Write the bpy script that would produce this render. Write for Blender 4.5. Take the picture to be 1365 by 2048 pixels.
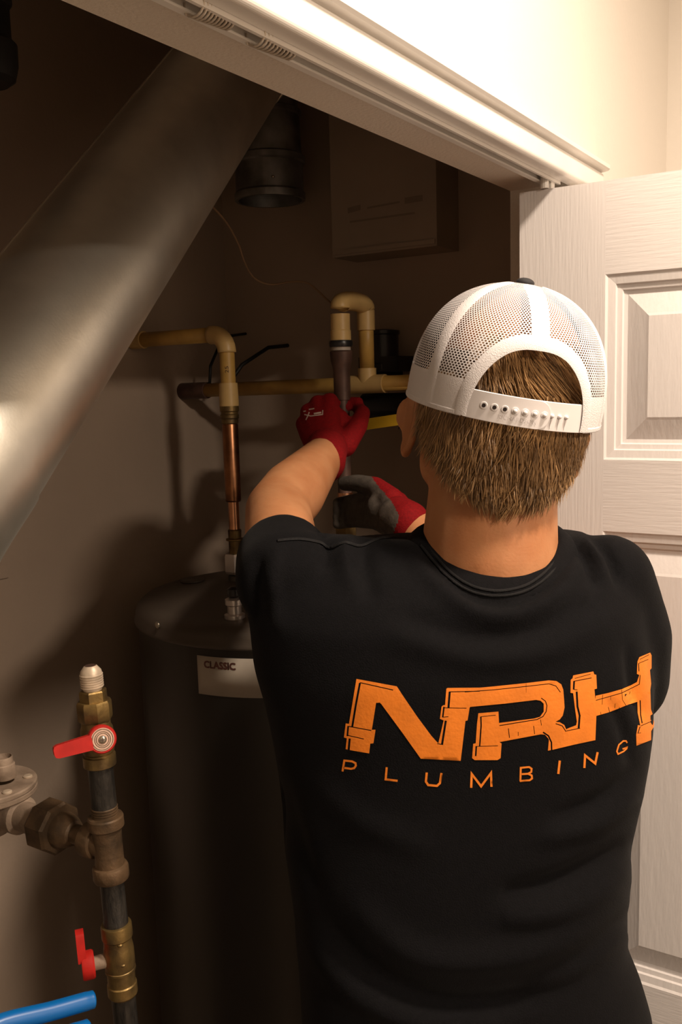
import bpy, bmesh, math, random
import numpy as np
from mathutils import Vector, Matrix
from mathutils.bvhtree import BVHTree
from mathutils.geometry import delaunay_2d_cdt

for o in list(bpy.data.objects): bpy.data.objects.remove(o, do_unlink=True)
SC = bpy.context.scene
COL = SC.collection
random.seed(7); RNG = np.random.default_rng(7)

# ------------------------------------------------------------------ camera, world, light, exposure
FPX, CX, CY = 1850., 682.5, 1024.
CAM = np.array([0., 0., 1.75])
YAW, PITCH, ROLL = math.radians(32.6), math.radians(7.66), math.radians(1.6)
_Fh = np.array([math.cos(YAW), math.sin(YAW), 0]); _Rh = np.array([math.sin(YAW), -math.cos(YAW), 0])
FW = math.cos(PITCH)*_Fh - math.sin(PITCH)*np.array([0, 0, 1.]); _up = np.cross(_Rh, FW)
RT = math.cos(ROLL)*_Rh - math.sin(ROLL)*_up; UP = math.cos(ROLL)*_up + math.sin(ROLL)*_Rh
cam = bpy.data.cameras.new('camera'); camo = bpy.data.objects.new('camera', cam); COL.objects.link(camo)
cam.sensor_fit = 'VERTICAL'; cam.sensor_height = 36.; cam.sensor_width = 24.
cam.lens = FPX/2048*36.; cam.clip_start = .02; cam.clip_end = 50
camo.matrix_world = Matrix(((RT[0], UP[0], -FW[0], CAM[0]), (RT[1], UP[1], -FW[1], CAM[1]), (RT[2], UP[2], -FW[2], CAM[2]), (0, 0, 0, 1)))
SC.camera = camo

W = bpy.data.worlds.new('world'); SC.world = W; W.use_nodes = True
W.node_tree.nodes['Background'].inputs[0].default_value = (1, .86, .72, 1)
W.node_tree.nodes['Background'].inputs[1].default_value = .02
LAMP_POS = (.80, -.20, 2.66); LAMP_R = .08; LAMP_POWER = 27.; LAMP_COL = (1., .825, .655)
LAMP2_POS = (.06, -1.70, 2.66); LAMP2_R = .14; LAMP2_POWER = 66.
vs = SC.view_settings; vs.view_transform = 'Standard'; vs.look = 'None'; vs.exposure = 0.; vs.gamma = 1.; vs.use_curve_mapping = False

def P(w):
    d = np.asarray(w, float) - CAM; z = d @ FW
    return np.array([CX + FPX*(d @ RT)/z, CY - FPX*(d @ UP)/z])
def Parr(w):
    d = np.asarray(w, float) - CAM; z = d @ FW
    return np.stack([CX + FPX*(d @ RT)/z, CY - FPX*(d @ UP)/z, z], 1)
def ray(x, y): return FW + (x-CX)/FPX*RT - (y-CY)/FPX*UP
def U(x, y, D): return CAM + ray(x, y)*D                 # photograph point at a given depth -> place in the room
def PLN(x, y, ax, v):
    d = ray(x, y); return CAM + d*((v-CAM[ax])/d[ax])    # photograph point on an axis plane

# ------------------------------------------------------------------ materials
def nodes_of(name):
    m = bpy.data.materials.new(name); m.use_nodes = True
    nt = m.node_tree; b = nt.nodes['Principled BSDF']
    return m, nt, b
def mat(name, col, rough=.6, metal=0., noise=0., nscale=30., bump=0., bscale=120., spec=None, sheen=0., col2=None, stretch=None, coat=0., detail=4.):
    m, nt, b = nodes_of(name)
    b.inputs['Base Color'].default_value = (*col, 1); b.inputs['Roughness'].default_value = rough; b.inputs['Metallic'].default_value = metal
    if spec is not None: b.inputs['Specular IOR Level'].default_value = spec
    if sheen: b.inputs['Sheen Weight'].default_value = sheen; b.inputs['Sheen Roughness'].default_value = .5
    if coat: b.inputs['Coat Weight'].default_value = coat
    tc = nt.nodes.new('ShaderNodeTexCoord'); src = tc.outputs['Object']
    if stretch:
        mp = nt.nodes.new('ShaderNodeMapping'); mp.inputs['Scale'].default_value = stretch
        nt.links.new(src, mp.inputs['Vector']); src = mp.outputs['Vector']
    if noise or col2:
        n = nt.nodes.new('ShaderNodeTexNoise'); n.inputs['Scale'].default_value = nscale; n.inputs['Detail'].default_value = detail
        nt.links.new(src, n.inputs['Vector'])
        r = nt.nodes.new('ShaderNodeValToRGB')
        c2 = col2 if col2 else tuple(max(0, c*(1-noise)) for c in col)
        c1 = col if col2 else tuple(min(1, c*(1+noise*.5)) for c in col)
        r.color_ramp.elements[0].position = .35; r.color_ramp.elements[1].position = .65
        r.color_ramp.elements[0].color = (*c2, 1); r.color_ramp.elements[1].color = (*c1, 1)
        nt.links.new(n.outputs['Fac'], r.inputs['Fac']); nt.links.new(r.outputs['Color'], b.inputs['Base Color'])
    if bump:
        n2 = nt.nodes.new('ShaderNodeTexNoise'); n2.inputs['Scale'].default_value = bscale; n2.inputs['Detail'].default_value = 3
        nt.links.new(src, n2.inputs['Vector'])
        bp = nt.nodes.new('ShaderNodeBump'); bp.inputs['Strength'].default_value = bump; bp.inputs['Distance'].default_value = .002
        nt.links.new(n2.outputs['Fac'], bp.inputs['Height']); nt.links.new(bp.outputs['Normal'], b.inputs['Normal'])
    return m

M = {}
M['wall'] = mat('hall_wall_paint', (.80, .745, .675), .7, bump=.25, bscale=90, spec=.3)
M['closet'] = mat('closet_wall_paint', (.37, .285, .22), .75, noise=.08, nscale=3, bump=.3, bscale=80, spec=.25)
M['ceiling'] = mat('ceiling_paint', (.8, .76, .7), .8)
M['floor'] = mat('floor_board', (.16, .115, .08), .5, noise=.3, nscale=6, stretch=(1, 8, 1))
M['trim'] = mat('white_trim_gloss', (.84, .80, .75), .3, noise=.03, nscale=20)
M['header'] = mat('header_paint', (.70, .62, .53), .7, bump=.5, bscale=260, spec=.25)
M['door_v'] = mat('door_grain_vertical', (.70, .66, .645), .5, bump=.22, bscale=14, stretch=(22, 22, 1.2), spec=.35)
M['door_h'] = mat('door_grain_horizontal', (.70, .66, .645), .5, bump=.22, bscale=14, stretch=(22, 1.6, 22), spec=.35)
M['door_p'] = mat('door_panel_paint', (.70, .66, .645), .5, bump=.22, bscale=14, stretch=(12, 12, 2.2), spec=.35)
M['galv'] = mat('galvanised_duct', (.90, .88, .80), .42, 1., noise=.14, nscale=9, bump=.05, bscale=300, stretch=(1, 1, 1))
M['galv_dark'] = mat('dull_flue_metal', (.26, .26, .255), .42, .75, noise=.5, nscale=18)
M['black_metal'] = mat('black_metal', (.02, .019, .018), .55, .4, noise=.4, nscale=20)
M['spring'] = mat('spring_steel', (.60, .52, .43), .45, .3)
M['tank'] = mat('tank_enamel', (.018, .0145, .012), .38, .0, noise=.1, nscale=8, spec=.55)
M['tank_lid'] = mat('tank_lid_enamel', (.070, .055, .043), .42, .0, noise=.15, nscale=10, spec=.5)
M['label'] = mat('label_paper', (.44, .385, .32), .5, noise=.06, nscale=30)
M['label_ink'] = mat('label_ink', (.13, .045, .035), .6)
M['cpvc'] = mat('cream_cpvc', (.52, .315, .08), .45, noise=.18, nscale=25)
M['cpvc_fit'] = mat('cream_cpvc_fitting', (.58, .39, .155), .42, noise=.12, nscale=25)
M['copper'] = mat('aged_copper', (.42, .19, .09), .34, 1., col2=(.16, .075, .04), nscale=28)
M['copper_new'] = mat('bright_copper', (.72, .36, .2), .28, 1., noise=.2, nscale=40)
M['brass'] = mat('aged_brass', (.27, .18, .065), .45, .8, col2=(.12, .08, .038), nscale=45, bump=.2, bscale=200)
M['brass_dust'] = mat('dusty_cast_iron', (.13, .078, .040), .55, .4, col2=(.05, .031, .016), nscale=40, bump=.4, bscale=150)
M['iron_brown'] = mat('brown_pipe_iron', (.11, .06, .045), .5, .4, noise=.4, nscale=30)
M['iron'] = mat('black_pipe_iron', (.009, .008, .007), .45, .1, col2=(.032, .027, .022), nscale=60, stretch=(3, 3, 1), bump=.3, bscale=150)
M['thread'] = mat('tape_thread', (.62, .50, .38), .45, .3, noise=.25, nscale=60)
M['white_steel'] = mat('zinc_nut', (.62, .58, .55), .3, .7)
M['dustreg'] = mat('dusty_regulator', (.36, .27, .20), .7, .15, col2=(.22, .16, .115), nscale=35, bump=.35, bscale=200)
M['red'] = mat('red_handle_vinyl', (.42, .014, .010), .55, noise=.15, nscale=60, spec=.25)
M['disc'] = mat('handle_disc', (.56, .37, .28), .45, noise=.15, nscale=120)
M['ink'] = mat('dark_ink', (.05, .02, .015), .7)
M['screw'] = mat('screw_steel', (.42, .37, .3), .3, .9)
M['blue'] = mat('blue_grip', (.0, .11, .38), .35)
M['steel'] = mat('tool_steel', (.13, .12, .11), .35, .9)
M['cream'] = mat('cream_tape', (.6, .52, .36), .6)
M['yellow'] = mat('yellow_lever', (.40, .235, .01), .5)
M['blackplastic'] = mat('black_plastic', (.012, .012, .013), .35)
M['faint'] = mat('faded_print', (.22, .17, .13), .7)
M['box'] = mat('brown_panel', (.33, .26, .20), .7, noise=.1, nscale=6)
M['box_side'] = M['box']
M['wire'] = mat('brown_wire', (.34, .22, .13), .6)
M['furnace'] = mat('furnace_enamel', (.32, .30, .27), .5)
M['skin'] = mat('skin', (.52, .24, .11), .52, col2=(.45, .185, .078), nscale=22, bump=.12, bscale=350, spec=.35)
M['skin'].node_tree.nodes['Principled BSDF'].inputs['Subsurface Weight'].default_value = .12
M['skin'].node_tree.nodes['Principled BSDF'].inputs['Subsurface Radius'].default_value = (.01, .004, .002)
M['lip'] = mat('lip', (.42, .14, .10), .5)
M['eye'] = mat('eye_white', (.7, .66, .6), .25)
M['iris'] = mat('iris', (.06, .09, .10), .25)
M['shirt'] = mat('black_cotton', (.0034, .0032, .0040), .85, noise=.25, nscale=260, bump=.3, bscale=700, spec=.10, sheen=.02)
M['stitch'] = mat('shirt_stitching', (.008, .0075, .008), .8, bump=.4, bscale=500, spec=.2)
M['print'] = mat('orange_print', (.72, .195, .017), .55, noise=.10, nscale=40, bump=.15, bscale=300, spec=.3)
M['cloth_trousers'] = mat('dark_denim', (.02, .021, .026), .85, noise=.2, nscale=200)
M['boot'] = mat('brown_leather', (.10, .055, .03), .6, noise=.3, nscale=30)
M['sole'] = mat('boot_sole', (.02, .018, .016), .8)
M['glove_red'] = mat('red_knit', (.19, .0025, .004), .85, noise=.2, nscale=300, bump=.3, bscale=500, spec=.2)
M['glove_grey'] = mat('grey_palm_coating', (.075, .062, .05), .6, noise=.3, nscale=80, bump=.3, bscale=250)
M['glove_ink'] = mat('glove_print', (.55, .42, .36), .7)
M['cap'] = mat('white_cap_cloth', (.80, .765, .775), .75, bump=.35, bscale=900, spec=.25)
M['strap'] = mat('white_strap_plastic', (.82, .785, .79), .32, spec=.5)
M['capblack'] = mat('black_cap_cloth', (.015, .014, .016), .8)
M['hole'] = mat('strap_hole', (.02, .012, .01), .8)
M['lamp_base'] = mat('lamp_metal', (.6, .58, .55), .3, .9)
def mat_emit(name, col, s):
    m = bpy.data.materials.new(name); m.use_nodes = True; nt = m.node_tree; b = nt.nodes['Principled BSDF']
    b.inputs['Base Color'].default_value = (*col, 1); b.inputs['Emission Color'].default_value = (*col, 1); b.inputs['Emission Strength'].default_value = s
    return m
M['lamp'] = mat_emit('lamp_glass', (1, .84, .65), 3.)

def mat_mesh():
    m, nt, b = nodes_of('white_cap_mesh')
    N, L = nt.nodes, nt.links
    b.inputs['Base Color'].default_value = (.80, .765, .775, 1); b.inputs['Roughness'].default_value = .75; b.inputs['Specular IOR Level'].default_value = .25
    uv = N.new('ShaderNodeUVMap'); uv.uv_map = 'UVMap'
    sp = N.new('ShaderNodeSeparateXYZ'); L.new(uv.outputs['UV'], sp.inputs[0])
    def mth(op, a, c=None):
        n = N.new('ShaderNodeMath'); n.operation = op
        for i, v in enumerate((a, c)):
            if v is None: continue
            if isinstance(v, (int, float)): n.inputs[i].default_value = v
            else: L.new(v, n.inputs[i])
        return n.outputs[0]
    row = mth('MULTIPLY', sp.outputs['Y'], 1/.0024); fl = mth('FLOOR', row); st = mth('MULTIPLY', mth('MODULO', fl, 2.), .5)
    s = mth('ADD', mth('MULTIPLY', sp.outputs['X'], 1/.0042), st)
    dx = mth('DIVIDE', mth('SUBTRACT', mth('FRACT', s), .5), .33); dy = mth('DIVIDE', mth('SUBTRACT', mth('FRACT', row), .5), .40)
    d2 = mth('ADD', mth('MULTIPLY', dx, dx), mth('MULTIPLY', dy, dy)); hole = mth('LESS_THAN', d2, 1.)
    tr = N.new('ShaderNodeBsdfTransparent'); mx = N.new('ShaderNodeMixShader')
    L.new(hole, mx.inputs[0]); L.new(b.outputs[0], mx.inputs[1]); L.new(tr.outputs[0], mx.inputs[2])
    L.new(mx.outputs[0], N['Material Output'].inputs['Surface'])
    return m
M['capmesh'] = mat_mesh()

def mat_hair():
    m, nt, b = nodes_of('brown_hair'); N, L = nt.nodes, nt.links
    at = N.new('ShaderNodeAttribute'); at.attribute_name = 'tone'
    r = N.new('ShaderNodeValToRGB'); r.color_ramp.elements[0].color = (.075, .038, .014, 1); r.color_ramp.elements[1].color = (.45, .255, .105, 1)
    L.new(at.outputs['Fac'], r.inputs['Fac']); L.new(r.outputs['Color'], b.inputs['Base Color'])
    b.inputs['Roughness'].default_value = .42; b.inputs['Specular IOR Level'].default_value = .45
    return m
M['hair'] = mat_hair()
M['scalp'] = mat('hair_root', (.085, .045, .02), .7, noise=.4, nscale=60)

# ------------------------------------------------------------------ object helpers
def empty(name, loc, label=None, cat=None, group=None):
    o = bpy.data.objects.new(name, None); COL.objects.link(o); o.location = Vector(loc); o.empty_display_size = .05
    tag(o, label, cat, group); return o
def tag(o, label=None, cat=None, group=None, kind=None):
    if label: o['label'] = label
    if cat: o['category'] = cat
    if group: o['group'] = group
    if kind: o['kind'] = kind
    return o
def root_loc(o):
    v = Vector((0, 0, 0))
    while o is not None: v = v + o.location; o = o.parent
    return v
def mk(name, geo, m, parent=None, smooth=False, mats=None, fmi=None):
    V, F = geo; me = bpy.data.meshes.new(name)
    V = np.asarray(V, float)
    if parent is not None: V = V - np.array(root_loc(parent))
    me.from_pydata([tuple(v) for v in V], [], [tuple(int(i) for i in f) for f in F]); me.validate()
    for x in (mats or [m]): me.materials.append(x)
    if fmi is not None and len(fmi) == len(me.polygons): me.polygons.foreach_set('material_index', list(fmi))
    if smooth: me.polygons.foreach_set('use_smooth', [True]*len(me.polygons))
    me.update()
    bm = bmesh.new(); bm.from_mesh(me); bmesh.ops.recalc_face_normals(bm, faces=bm.faces); bm.to_mesh(me); bm.free()
    o = bpy.data.objects.new(name, me); COL.objects.link(o)
    if parent is not None: o.parent = parent
    if smooth == 'auto' : sharp(me)
    return o
def sharp(me, ang=28):
    bm = bmesh.new(); bm.from_mesh(me); lim = math.radians(ang)
    for e in bm.edges:
        if len(e.link_faces) == 2 and e.calc_face_angle(0) > lim: e.smooth = False
    bm.to_mesh(me); bm.free()
def struct(name, geo, m, parent=None, **k):
    o = mk(name, geo, m, parent, **k)
    if parent is None: o['kind'] = 'structure'
    return o
def join(*gs):
    V, F, n = [], [], 0
    for v, f in gs:
        v = np.asarray(v, float); V.append(v); F += [tuple(i+n for i in ff) for ff in f]; n += len(v)
    return np.vstack(V), F
def bx(x0, x1, y0, y1, z0, z1):
    V = [(x, y, z) for x in (x0, x1) for y in (y0, y1) for z in (z0, z1)]
    return np.array(V), [(0, 1, 3, 2), (4, 6, 7, 5), (0, 4, 5, 1), (2, 3, 7, 6), (0, 2, 6, 4), (1, 5, 7, 3)]
def frame(ax, hint=(0, 0, 1)):
    a = np.asarray(ax, float); a = a/np.linalg.norm(a); h = np.asarray(hint, float)
    if abs(a @ h) > .95: h = np.array([1., 0, 0])
    s = np.cross(h, a); s /= np.linalg.norm(s); t = np.cross(a, s); return s, t, a
def obox(c, ax, ay, az, hx, hy, hz):
    V, F = bx(-hx, hx, -hy, hy, -hz, hz); R = np.stack([ax, ay, az]); return V @ R + np.asarray(c), F
def lathe(prof, base, ax=(0, 0, 1), n=32, closed=False, hint=(0, 0, 1), phase=0.):
    """prof: list of (radius, height along the axis)"""
    s, t, a = frame(ax, hint); base = np.asarray(base, float); V, F = [], []
    for r, h in prof:
        for k in range(n):
            q = 2*math.pi*k/n+phase; V.append(base + a*h + (s*math.cos(q)+t*math.sin(q))*max(r, 1e-5))
    m = len(prof)
    for i in range(m-1 + (1 if closed else 0)):
        for k in range(n):
            k2 = (k+1) % n; i2 = (i+1) % m; F.append((i*n+k, i*n+k2, i2*n+k2, i2*n+k))
    if not closed:
        if prof[0][0] > 1e-4: F.append(tuple(range(n-1, -1, -1)))
        if prof[-1][0] > 1e-4: F.append(tuple((m-1)*n+k for k in range(n)))
    return np.array(V), F
def tube(pts, rad, n=12, cap=True, flat=None):
    pts = [np.asarray(p, float) for p in pts]; m = len(pts); rad = [rad]*m if isinstance(rad, (int, float)) else rad
    T = [pts[min(i+1, m-1)]-pts[max(i-1, 0)] for i in range(m)]; T = [t/np.linalg.norm(t) for t in T]
    s, t_, _ = frame(T[0]); V, F = [], []
    for i in range(m):
        s = s - T[i]*(s @ T[i]); s /= np.linalg.norm(s); t_ = np.cross(T[i], s)
        for k in range(n):
            q = 2*math.pi*k/n; V.append(pts[i]+(s*math.cos(q)+t_*math.sin(q)*(flat or 1))*rad[i])
    for i in range(m-1):
        for k in range(n): k2 = (k+1) % n; F.append((i*n+k, i*n+k2, (i+1)*n+k2, (i+1)*n+k))
    if cap: F.append(tuple(range(n-1, -1, -1))); F.append(tuple((m-1)*n+k for k in range(n)))
    return np.array(V), F
def smooth_path(pts, n=8, closed=False):
    p = [np.asarray(q, float) for q in pts]; out = []; m = len(p)
    for i in range(m-1 if not closed else m):
        a, b, c, d = p[max(i-1, 0)] if not closed else p[i-1], p[i], p[(i+1) % m], p[min(i+2, m-1)] if not closed else p[(i+2) % m]
        for k in range(n):
            t = k/n; out.append(.5*((2*b)+(-a+c)*t+(2*a-5*b+4*c-d)*t*t+(-a+3*b-3*c+d)*t**3))
    if not closed: out.append(p[-1])
    return out
def prism(poly, base, ax, ay, az, h):
    """polygon (2-D) in plane (ax, ay) extruded by h along az"""
    b = np.asarray(base, float); n = len(poly)
    V = [b+ax*x+ay*y for x, y in poly]+[b+ax*x+ay*y+az*h for x, y in poly]
    F = [tuple(range(n-1, -1, -1)), tuple(range(n, 2*n))]+[(i, (i+1) % n, n+(i+1) % n, n+i) for i in range(n)]
    return np.array(V), F
def ball(c, r, n=12, m=8, R=None):
    r = np.array([r]*3 if isinstance(r, (int, float)) else r); V = [(0, 0, -1)]; F = []
    for i in range(1, m):
        q = -math.pi/2+math.pi*i/m
        for k in range(n): a = 2*math.pi*k/n; V.append((math.cos(q)*math.cos(a), math.cos(q)*math.sin(a), math.sin(q)))
    V.append((0, 0, 1)); top = len(V)-1
    for k in range(n):
        k2 = (k+1) % n; F.append((0, 1+k2, 1+k)); F.append((top, 1+(m-2)*n+k, 1+(m-2)*n+k2))
        for i in range(m-2): F.append((1+i*n+k, 1+i*n+k2, 1+(i+1)*n+k2, 1+(i+1)*n+k))
    V = np.array(V)*r
    if R is not None: V = V @ R
    return V+np.asarray(c), F
def limb(pts, radii, n=20):
    """chain of round joints and tapered bones"""
    g = []
    for p, r in zip(pts, radii): g.append(ball(p, r, n, 12))
    for (a, b), (ra, rb) in zip(zip(pts[:-1], pts[1:]), zip(radii[:-1], radii[1:])):
        g.append(tube([a, b], [ra, rb], n))
    return g
def blob(geos, voxel, it=6, fac=.5):
    """melt closed shapes into one continuous skin"""
    V, F = join(*geos); me = bpy.data.meshes.new('tmp'); me.from_pydata([tuple(v) for v in V], [], F); me.update()
    bm = bmesh.new(); bm.from_mesh(me)
    o = bpy.data.objects.new('tmp', me); bmesh.ops.recalc_face_normals(bm, faces=bm.faces); bm.to_mesh(me); bm.free()
    COL.objects.link(o)
    r = o.modifiers.new('r', 'REMESH'); r.mode = 'VOXEL'; r.voxel_size = voxel; r.adaptivity = 0
    if it: s = o.modifiers.new('s', 'SMOOTH'); s.iterations = it; s.factor = fac
    dg = bpy.context.evaluated_depsgraph_get(); ev = o.evaluated_get(dg); m2 = ev.to_mesh()
    nv = len(m2.vertices); V = np.empty(nv*3); m2.vertices.foreach_get('co', V); V = V.reshape(-1, 3)
    F = [tuple(p.vertices) for p in m2.polygons]; ev.to_mesh_clear()
    bpy.data.objects.remove(o, do_unlink=True); bpy.data.meshes.remove(me)
    return V, F
def normals(V, F):
    me = bpy.data.meshes.new('t'); me.from_pydata([tuple(v) for v in V], [], F); me.update()
    n = np.empty(len(V)*3); me.vertex_normals.foreach_get('vector', n) if hasattr(me, 'vertex_normals') else None
    bpy.data.meshes.remove(me); return n.reshape(-1, 3)
def text_geo(s, size):
    c = bpy.data.curves.new('t', 'FONT'); c.body = s; c.size = size; c.align_x = 'LEFT'; c.resolution_u = 3
    o = bpy.data.objects.new('t', c); COL.objects.link(o)
    dg = bpy.context.evaluated_depsgraph_get(); m = o.evaluated_get(dg).to_mesh()
    V = np.array([tuple(v.co) for v in m.vertices]); F = [tuple(p.vertices) for p in m.polygons]; o.evaluated_get(dg).to_mesh_clear()
    bpy.data.objects.remove(o, do_unlink=True); bpy.data.curves.remove(c); return V, F
def hexa(r, base, h, ax, n=6, bev=.08, phase=0., hint=(0, 0, 1)):
    return lathe([(r*(1-bev), 0), (r, h*.12), (r, h*.88), (r*(1-bev), h)], base, ax, n, hint=hint, phase=phase)
# ------------------------------------------------------------------ the room
YF, YB = .443, .54                       # hall face and closet face of the front wall
XO0, XO1, ZO = -.20, 1.332, 2.03         # opening of the closet
CB, CR, CL = 1.30, 1.595, -.32           # closet back, right and left walls
HR, HB, HL, ZC = 1.86, -2.9, -3.4, 2.74
struct('floor', bx(HL, HR+.1, HB, CB+.1, -.05, 0), M['floor'])
struct('ceiling', bx(HL, HR+.1, HB, CB+.1, ZC, ZC+.05), M['ceiling'])
struct('wall_front', join(bx(HL, XO0, YF, YB, 0, ZC), bx(XO1+.018, HR, YF, YB, 0, ZC), bx(XO0, XO1+.018, YF, YB, ZO+.02, ZC)), M['wall'])
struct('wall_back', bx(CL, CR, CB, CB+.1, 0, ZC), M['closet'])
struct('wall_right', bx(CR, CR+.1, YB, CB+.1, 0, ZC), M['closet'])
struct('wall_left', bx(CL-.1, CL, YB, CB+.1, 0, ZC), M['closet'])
struct('wall_hall_right', bx(HR, HR+.1, HB, YF+.1, 0, ZC), M['wall'])
struct('wall_hall_back', bx(HL, HR, HB-.1, HB, 0, ZC), M['wall'])
struct('wall_hall_left', bx(HL-.1, HL, HB, YF, 0, ZC), M['wall'])
struct('baseboard_right', bx(HR-.014, HR, HB, YF, 0, .09), M['trim'])
struct('baseboard_front', bx(XO1+.07, HR-.014, YF-.014, YF, 0, .09), M['trim'])
# head of the opening: soffit board, door track channel and the narrow rounded facing
def extr_x(prof, x0, x1):
    n = len(prof); V = [(x0, y, z) for y, z in prof]+[(x1, y, z) for y, z in prof]
    F = [tuple(range(n)), tuple(range(2*n-1, n-1, -1))]+[(i, n+i, n+(i+1) % n, (i+1) % n) for i in range(n)]
    return np.array(V), F
struct('trim_1', extr_x([(.474, ZO), (YB, ZO), (YB, ZO+.02), (.474, ZO+.02)], XO0, XO1), M['header'])
prof = [(.452, 2.026)]
for k in range(7):                                                        # rounded nose of the facing
    a = math.pi/2*k/6; prof.append((.437-.006*math.sin(a), 2.032-.006*math.cos(a)))
prof += [(.431, 2.0545), (.434, 2.0560), (.434, 2.0572), (.424, 2.0585), (.421, 2.061), (.421, 2.0665), (.4245, 2.069), (.452, 2.069)]
struct('trim_2', extr_x(prof, XO0-.02, 1.428), M['trim'])
struct('trim_3', bx(XO1, XO1+.018, .45, YB, 0, ZO+.02), M['header'])
struct('trim_4', bx(XO0-.018, XO0, .45, YB, 0, ZO+.02), M['header'])
tr = empty('door_track', (.6, .463, 2.03), 'cream metal bifold door track recessed in the door head', 'track')
mk('channel', join(bx(XO0, 1.30, .470, .474, 2.022, 2.05), bx(XO0, 1.30, .452, .474, 2.046, 2.05), bx(XO0, 1.30, .4525, .456, 2.022, 2.05), bx(XO0, 1.30, .467, .474, 2.0215, 2.0235)), M['trim'], tr)
def coil(x0, x1, y, z, r, turns, wire=.0009):
    pts = []
    for k in range(turns*14+1):
        a = 2*math.pi*k/14; t = k/(turns*14); rr = r*(1-.28*t); pts.append((x0+(x1-x0)*t, y+rr*math.cos(a), z+rr*math.sin(a)))
    return tube(pts, wire, 5)
for (xa, xb) in (((383, -10), (458, 24)), ((506, 52), (582, 82))):
    a, b = PLN(*xa, 1, .462), PLN(*xb, 1, .462)
    mk('spring', coil(a[0], b[0], .4625, 2.0280, .0105, 10, .0011), M['spring'], tr, True)
    mk('bracket', bx(b[0], b[0]+.003, .457, .468, 2.024, 2.037), M['spring'], tr); mk('hook', tube([(a[0], .469, 2.028), (a[0]+.002, .470, 2.0205), (a[0]+.016, .4695, 2.0205)], .0009, 6), M['spring'], tr, True)
mk('guide_rod', tube([(XO0+.05, .4625, 2.033), (1.25, .4625, 2.033)], .003, 8), M['spring'], tr, True)
mk('pivot_block', join(bx(1.272, 1.286, .456, .469, 2.012, 2.032), lathe([(.006, 0), (.006, .018)], (1.262, .462, 2.012), n=12)), M['trim'], tr)

# ------------------------------------------------------------------ bifold door leaves (folded into the hall)
def leaf(name, xf, sgn, z0=.02, z1=2.011, y1=.498, y0=.042):
    """xf: face plane; sgn -1 when the moulded face looks to -X"""
    t = .032; root = empty(name, ((xf-sgn*t/2), (y0+y1)/2, z0)); root['kind'] = 'structure'
    xs = sorted((xf, xf-sgn*t)); st = .121
    ya, yb = y0+st, y1-st
    mk('stile', bx(xs[0], xs[1], yb, y1, z0, z1), M['door_v'], root); mk('stile', bx(xs[0], xs[1], y0, ya, z0, z1), M['door_v'], root)
    lev = [(1.890, z1), (1.543, 1.642), (.70, .884), (z0, .26)]
    for a, b in lev: mk('rail', bx(xs[0], xs[1], ya, yb, a, b), M['door_h'], root)
    for a, b in ((1.642, 1.890), (.884, 1.543), (.26, .70)):
        loops = [(0, 0), (.003, .0025), (.013, .004), (.0145, .007), (.021, .008), (.0225, .011), (.0275, .012), (.054, .003), (.0575, .0015)]
        V, F = [], []
        for off, d in loops:
            x = xf-sgn*d*1.0
            V += [(x, ya+off, a+off), (x, yb-off, a+off), (x, yb-off, b-off), (x, ya+off, b-off)]
        n = len(loops)
        for i in range(n-1):
            for k in range(4): k2 = (k+1) % 4; F.append((4*i+k, 4*i+k2, 4*i+4+k2, 4*i+4+k))
        F.append(tuple(4*(n-1)+k for k in range(4)))
        xb = xf-sgn*(t-.004); V += [(xb, ya, a), (xb, yb, a), (xb, yb, b), (xb, ya, b)]; q = 4*n
        F.append((q+3, q+2, q+1, q))
        for k in range(4): k2 = (k+1) % 4; F.append((k2, k, q+k, q+k2))
        mk('panel', (V, F), M['door_p'], root)
    return root
d1_ = leaf('door_1', 1.262, -1)
leaf('door_2', 1.330, 1)
for z in (.25, 1.0, 1.8):
    mk('hinge', join(lathe([(.004, -.035), (.004, .035)], (1.296, .035, z), n=10), bx(1.272, 1.32, .038, .042, z-.03, z+.03)), M['trim'], d1_)

# ------------------------------------------------------------------ hall lamps
def lamp(pos, power, LAMP_R, label):
    r = empty('ceiling_lamp', (pos[0], pos[1], ZC), label, 'lamp')
    mk('base', lathe([(LAMP_R+.02, 0), (LAMP_R+.02, -.03), (LAMP_R, -.035)], (pos[0], pos[1], ZC), n=40), M['lamp_base'], r, 'auto')
    mk('shade', lathe([(LAMP_R-.005, -.03), (LAMP_R*.97, -.045), (LAMP_R*.8, -.062), (LAMP_R*.4, -.073), (.001, -.075)], (pos[0], pos[1], ZC), n=40), M['lamp'], r, True)
    l = bpy.data.lights.new('lamp_light', 'AREA'); l.shape = 'DISK'; l.size = LAMP_R*2; l.energy = power; l.color = LAMP_COL
    lo = bpy.data.objects.new('lamp_light', l); COL.objects.link(lo); lo.location = Vector((0, 0, pos[2]-ZC-.0)); lo.parent = r
    return r
lamp(LAMP_POS, LAMP_POWER, LAMP_R, 'round flush ceiling lamp in the hall above the open closet')
lamp(LAMP2_POS, LAMP2_POWER, LAMP2_R, 'round flush ceiling lamp further back along the hall')
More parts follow.
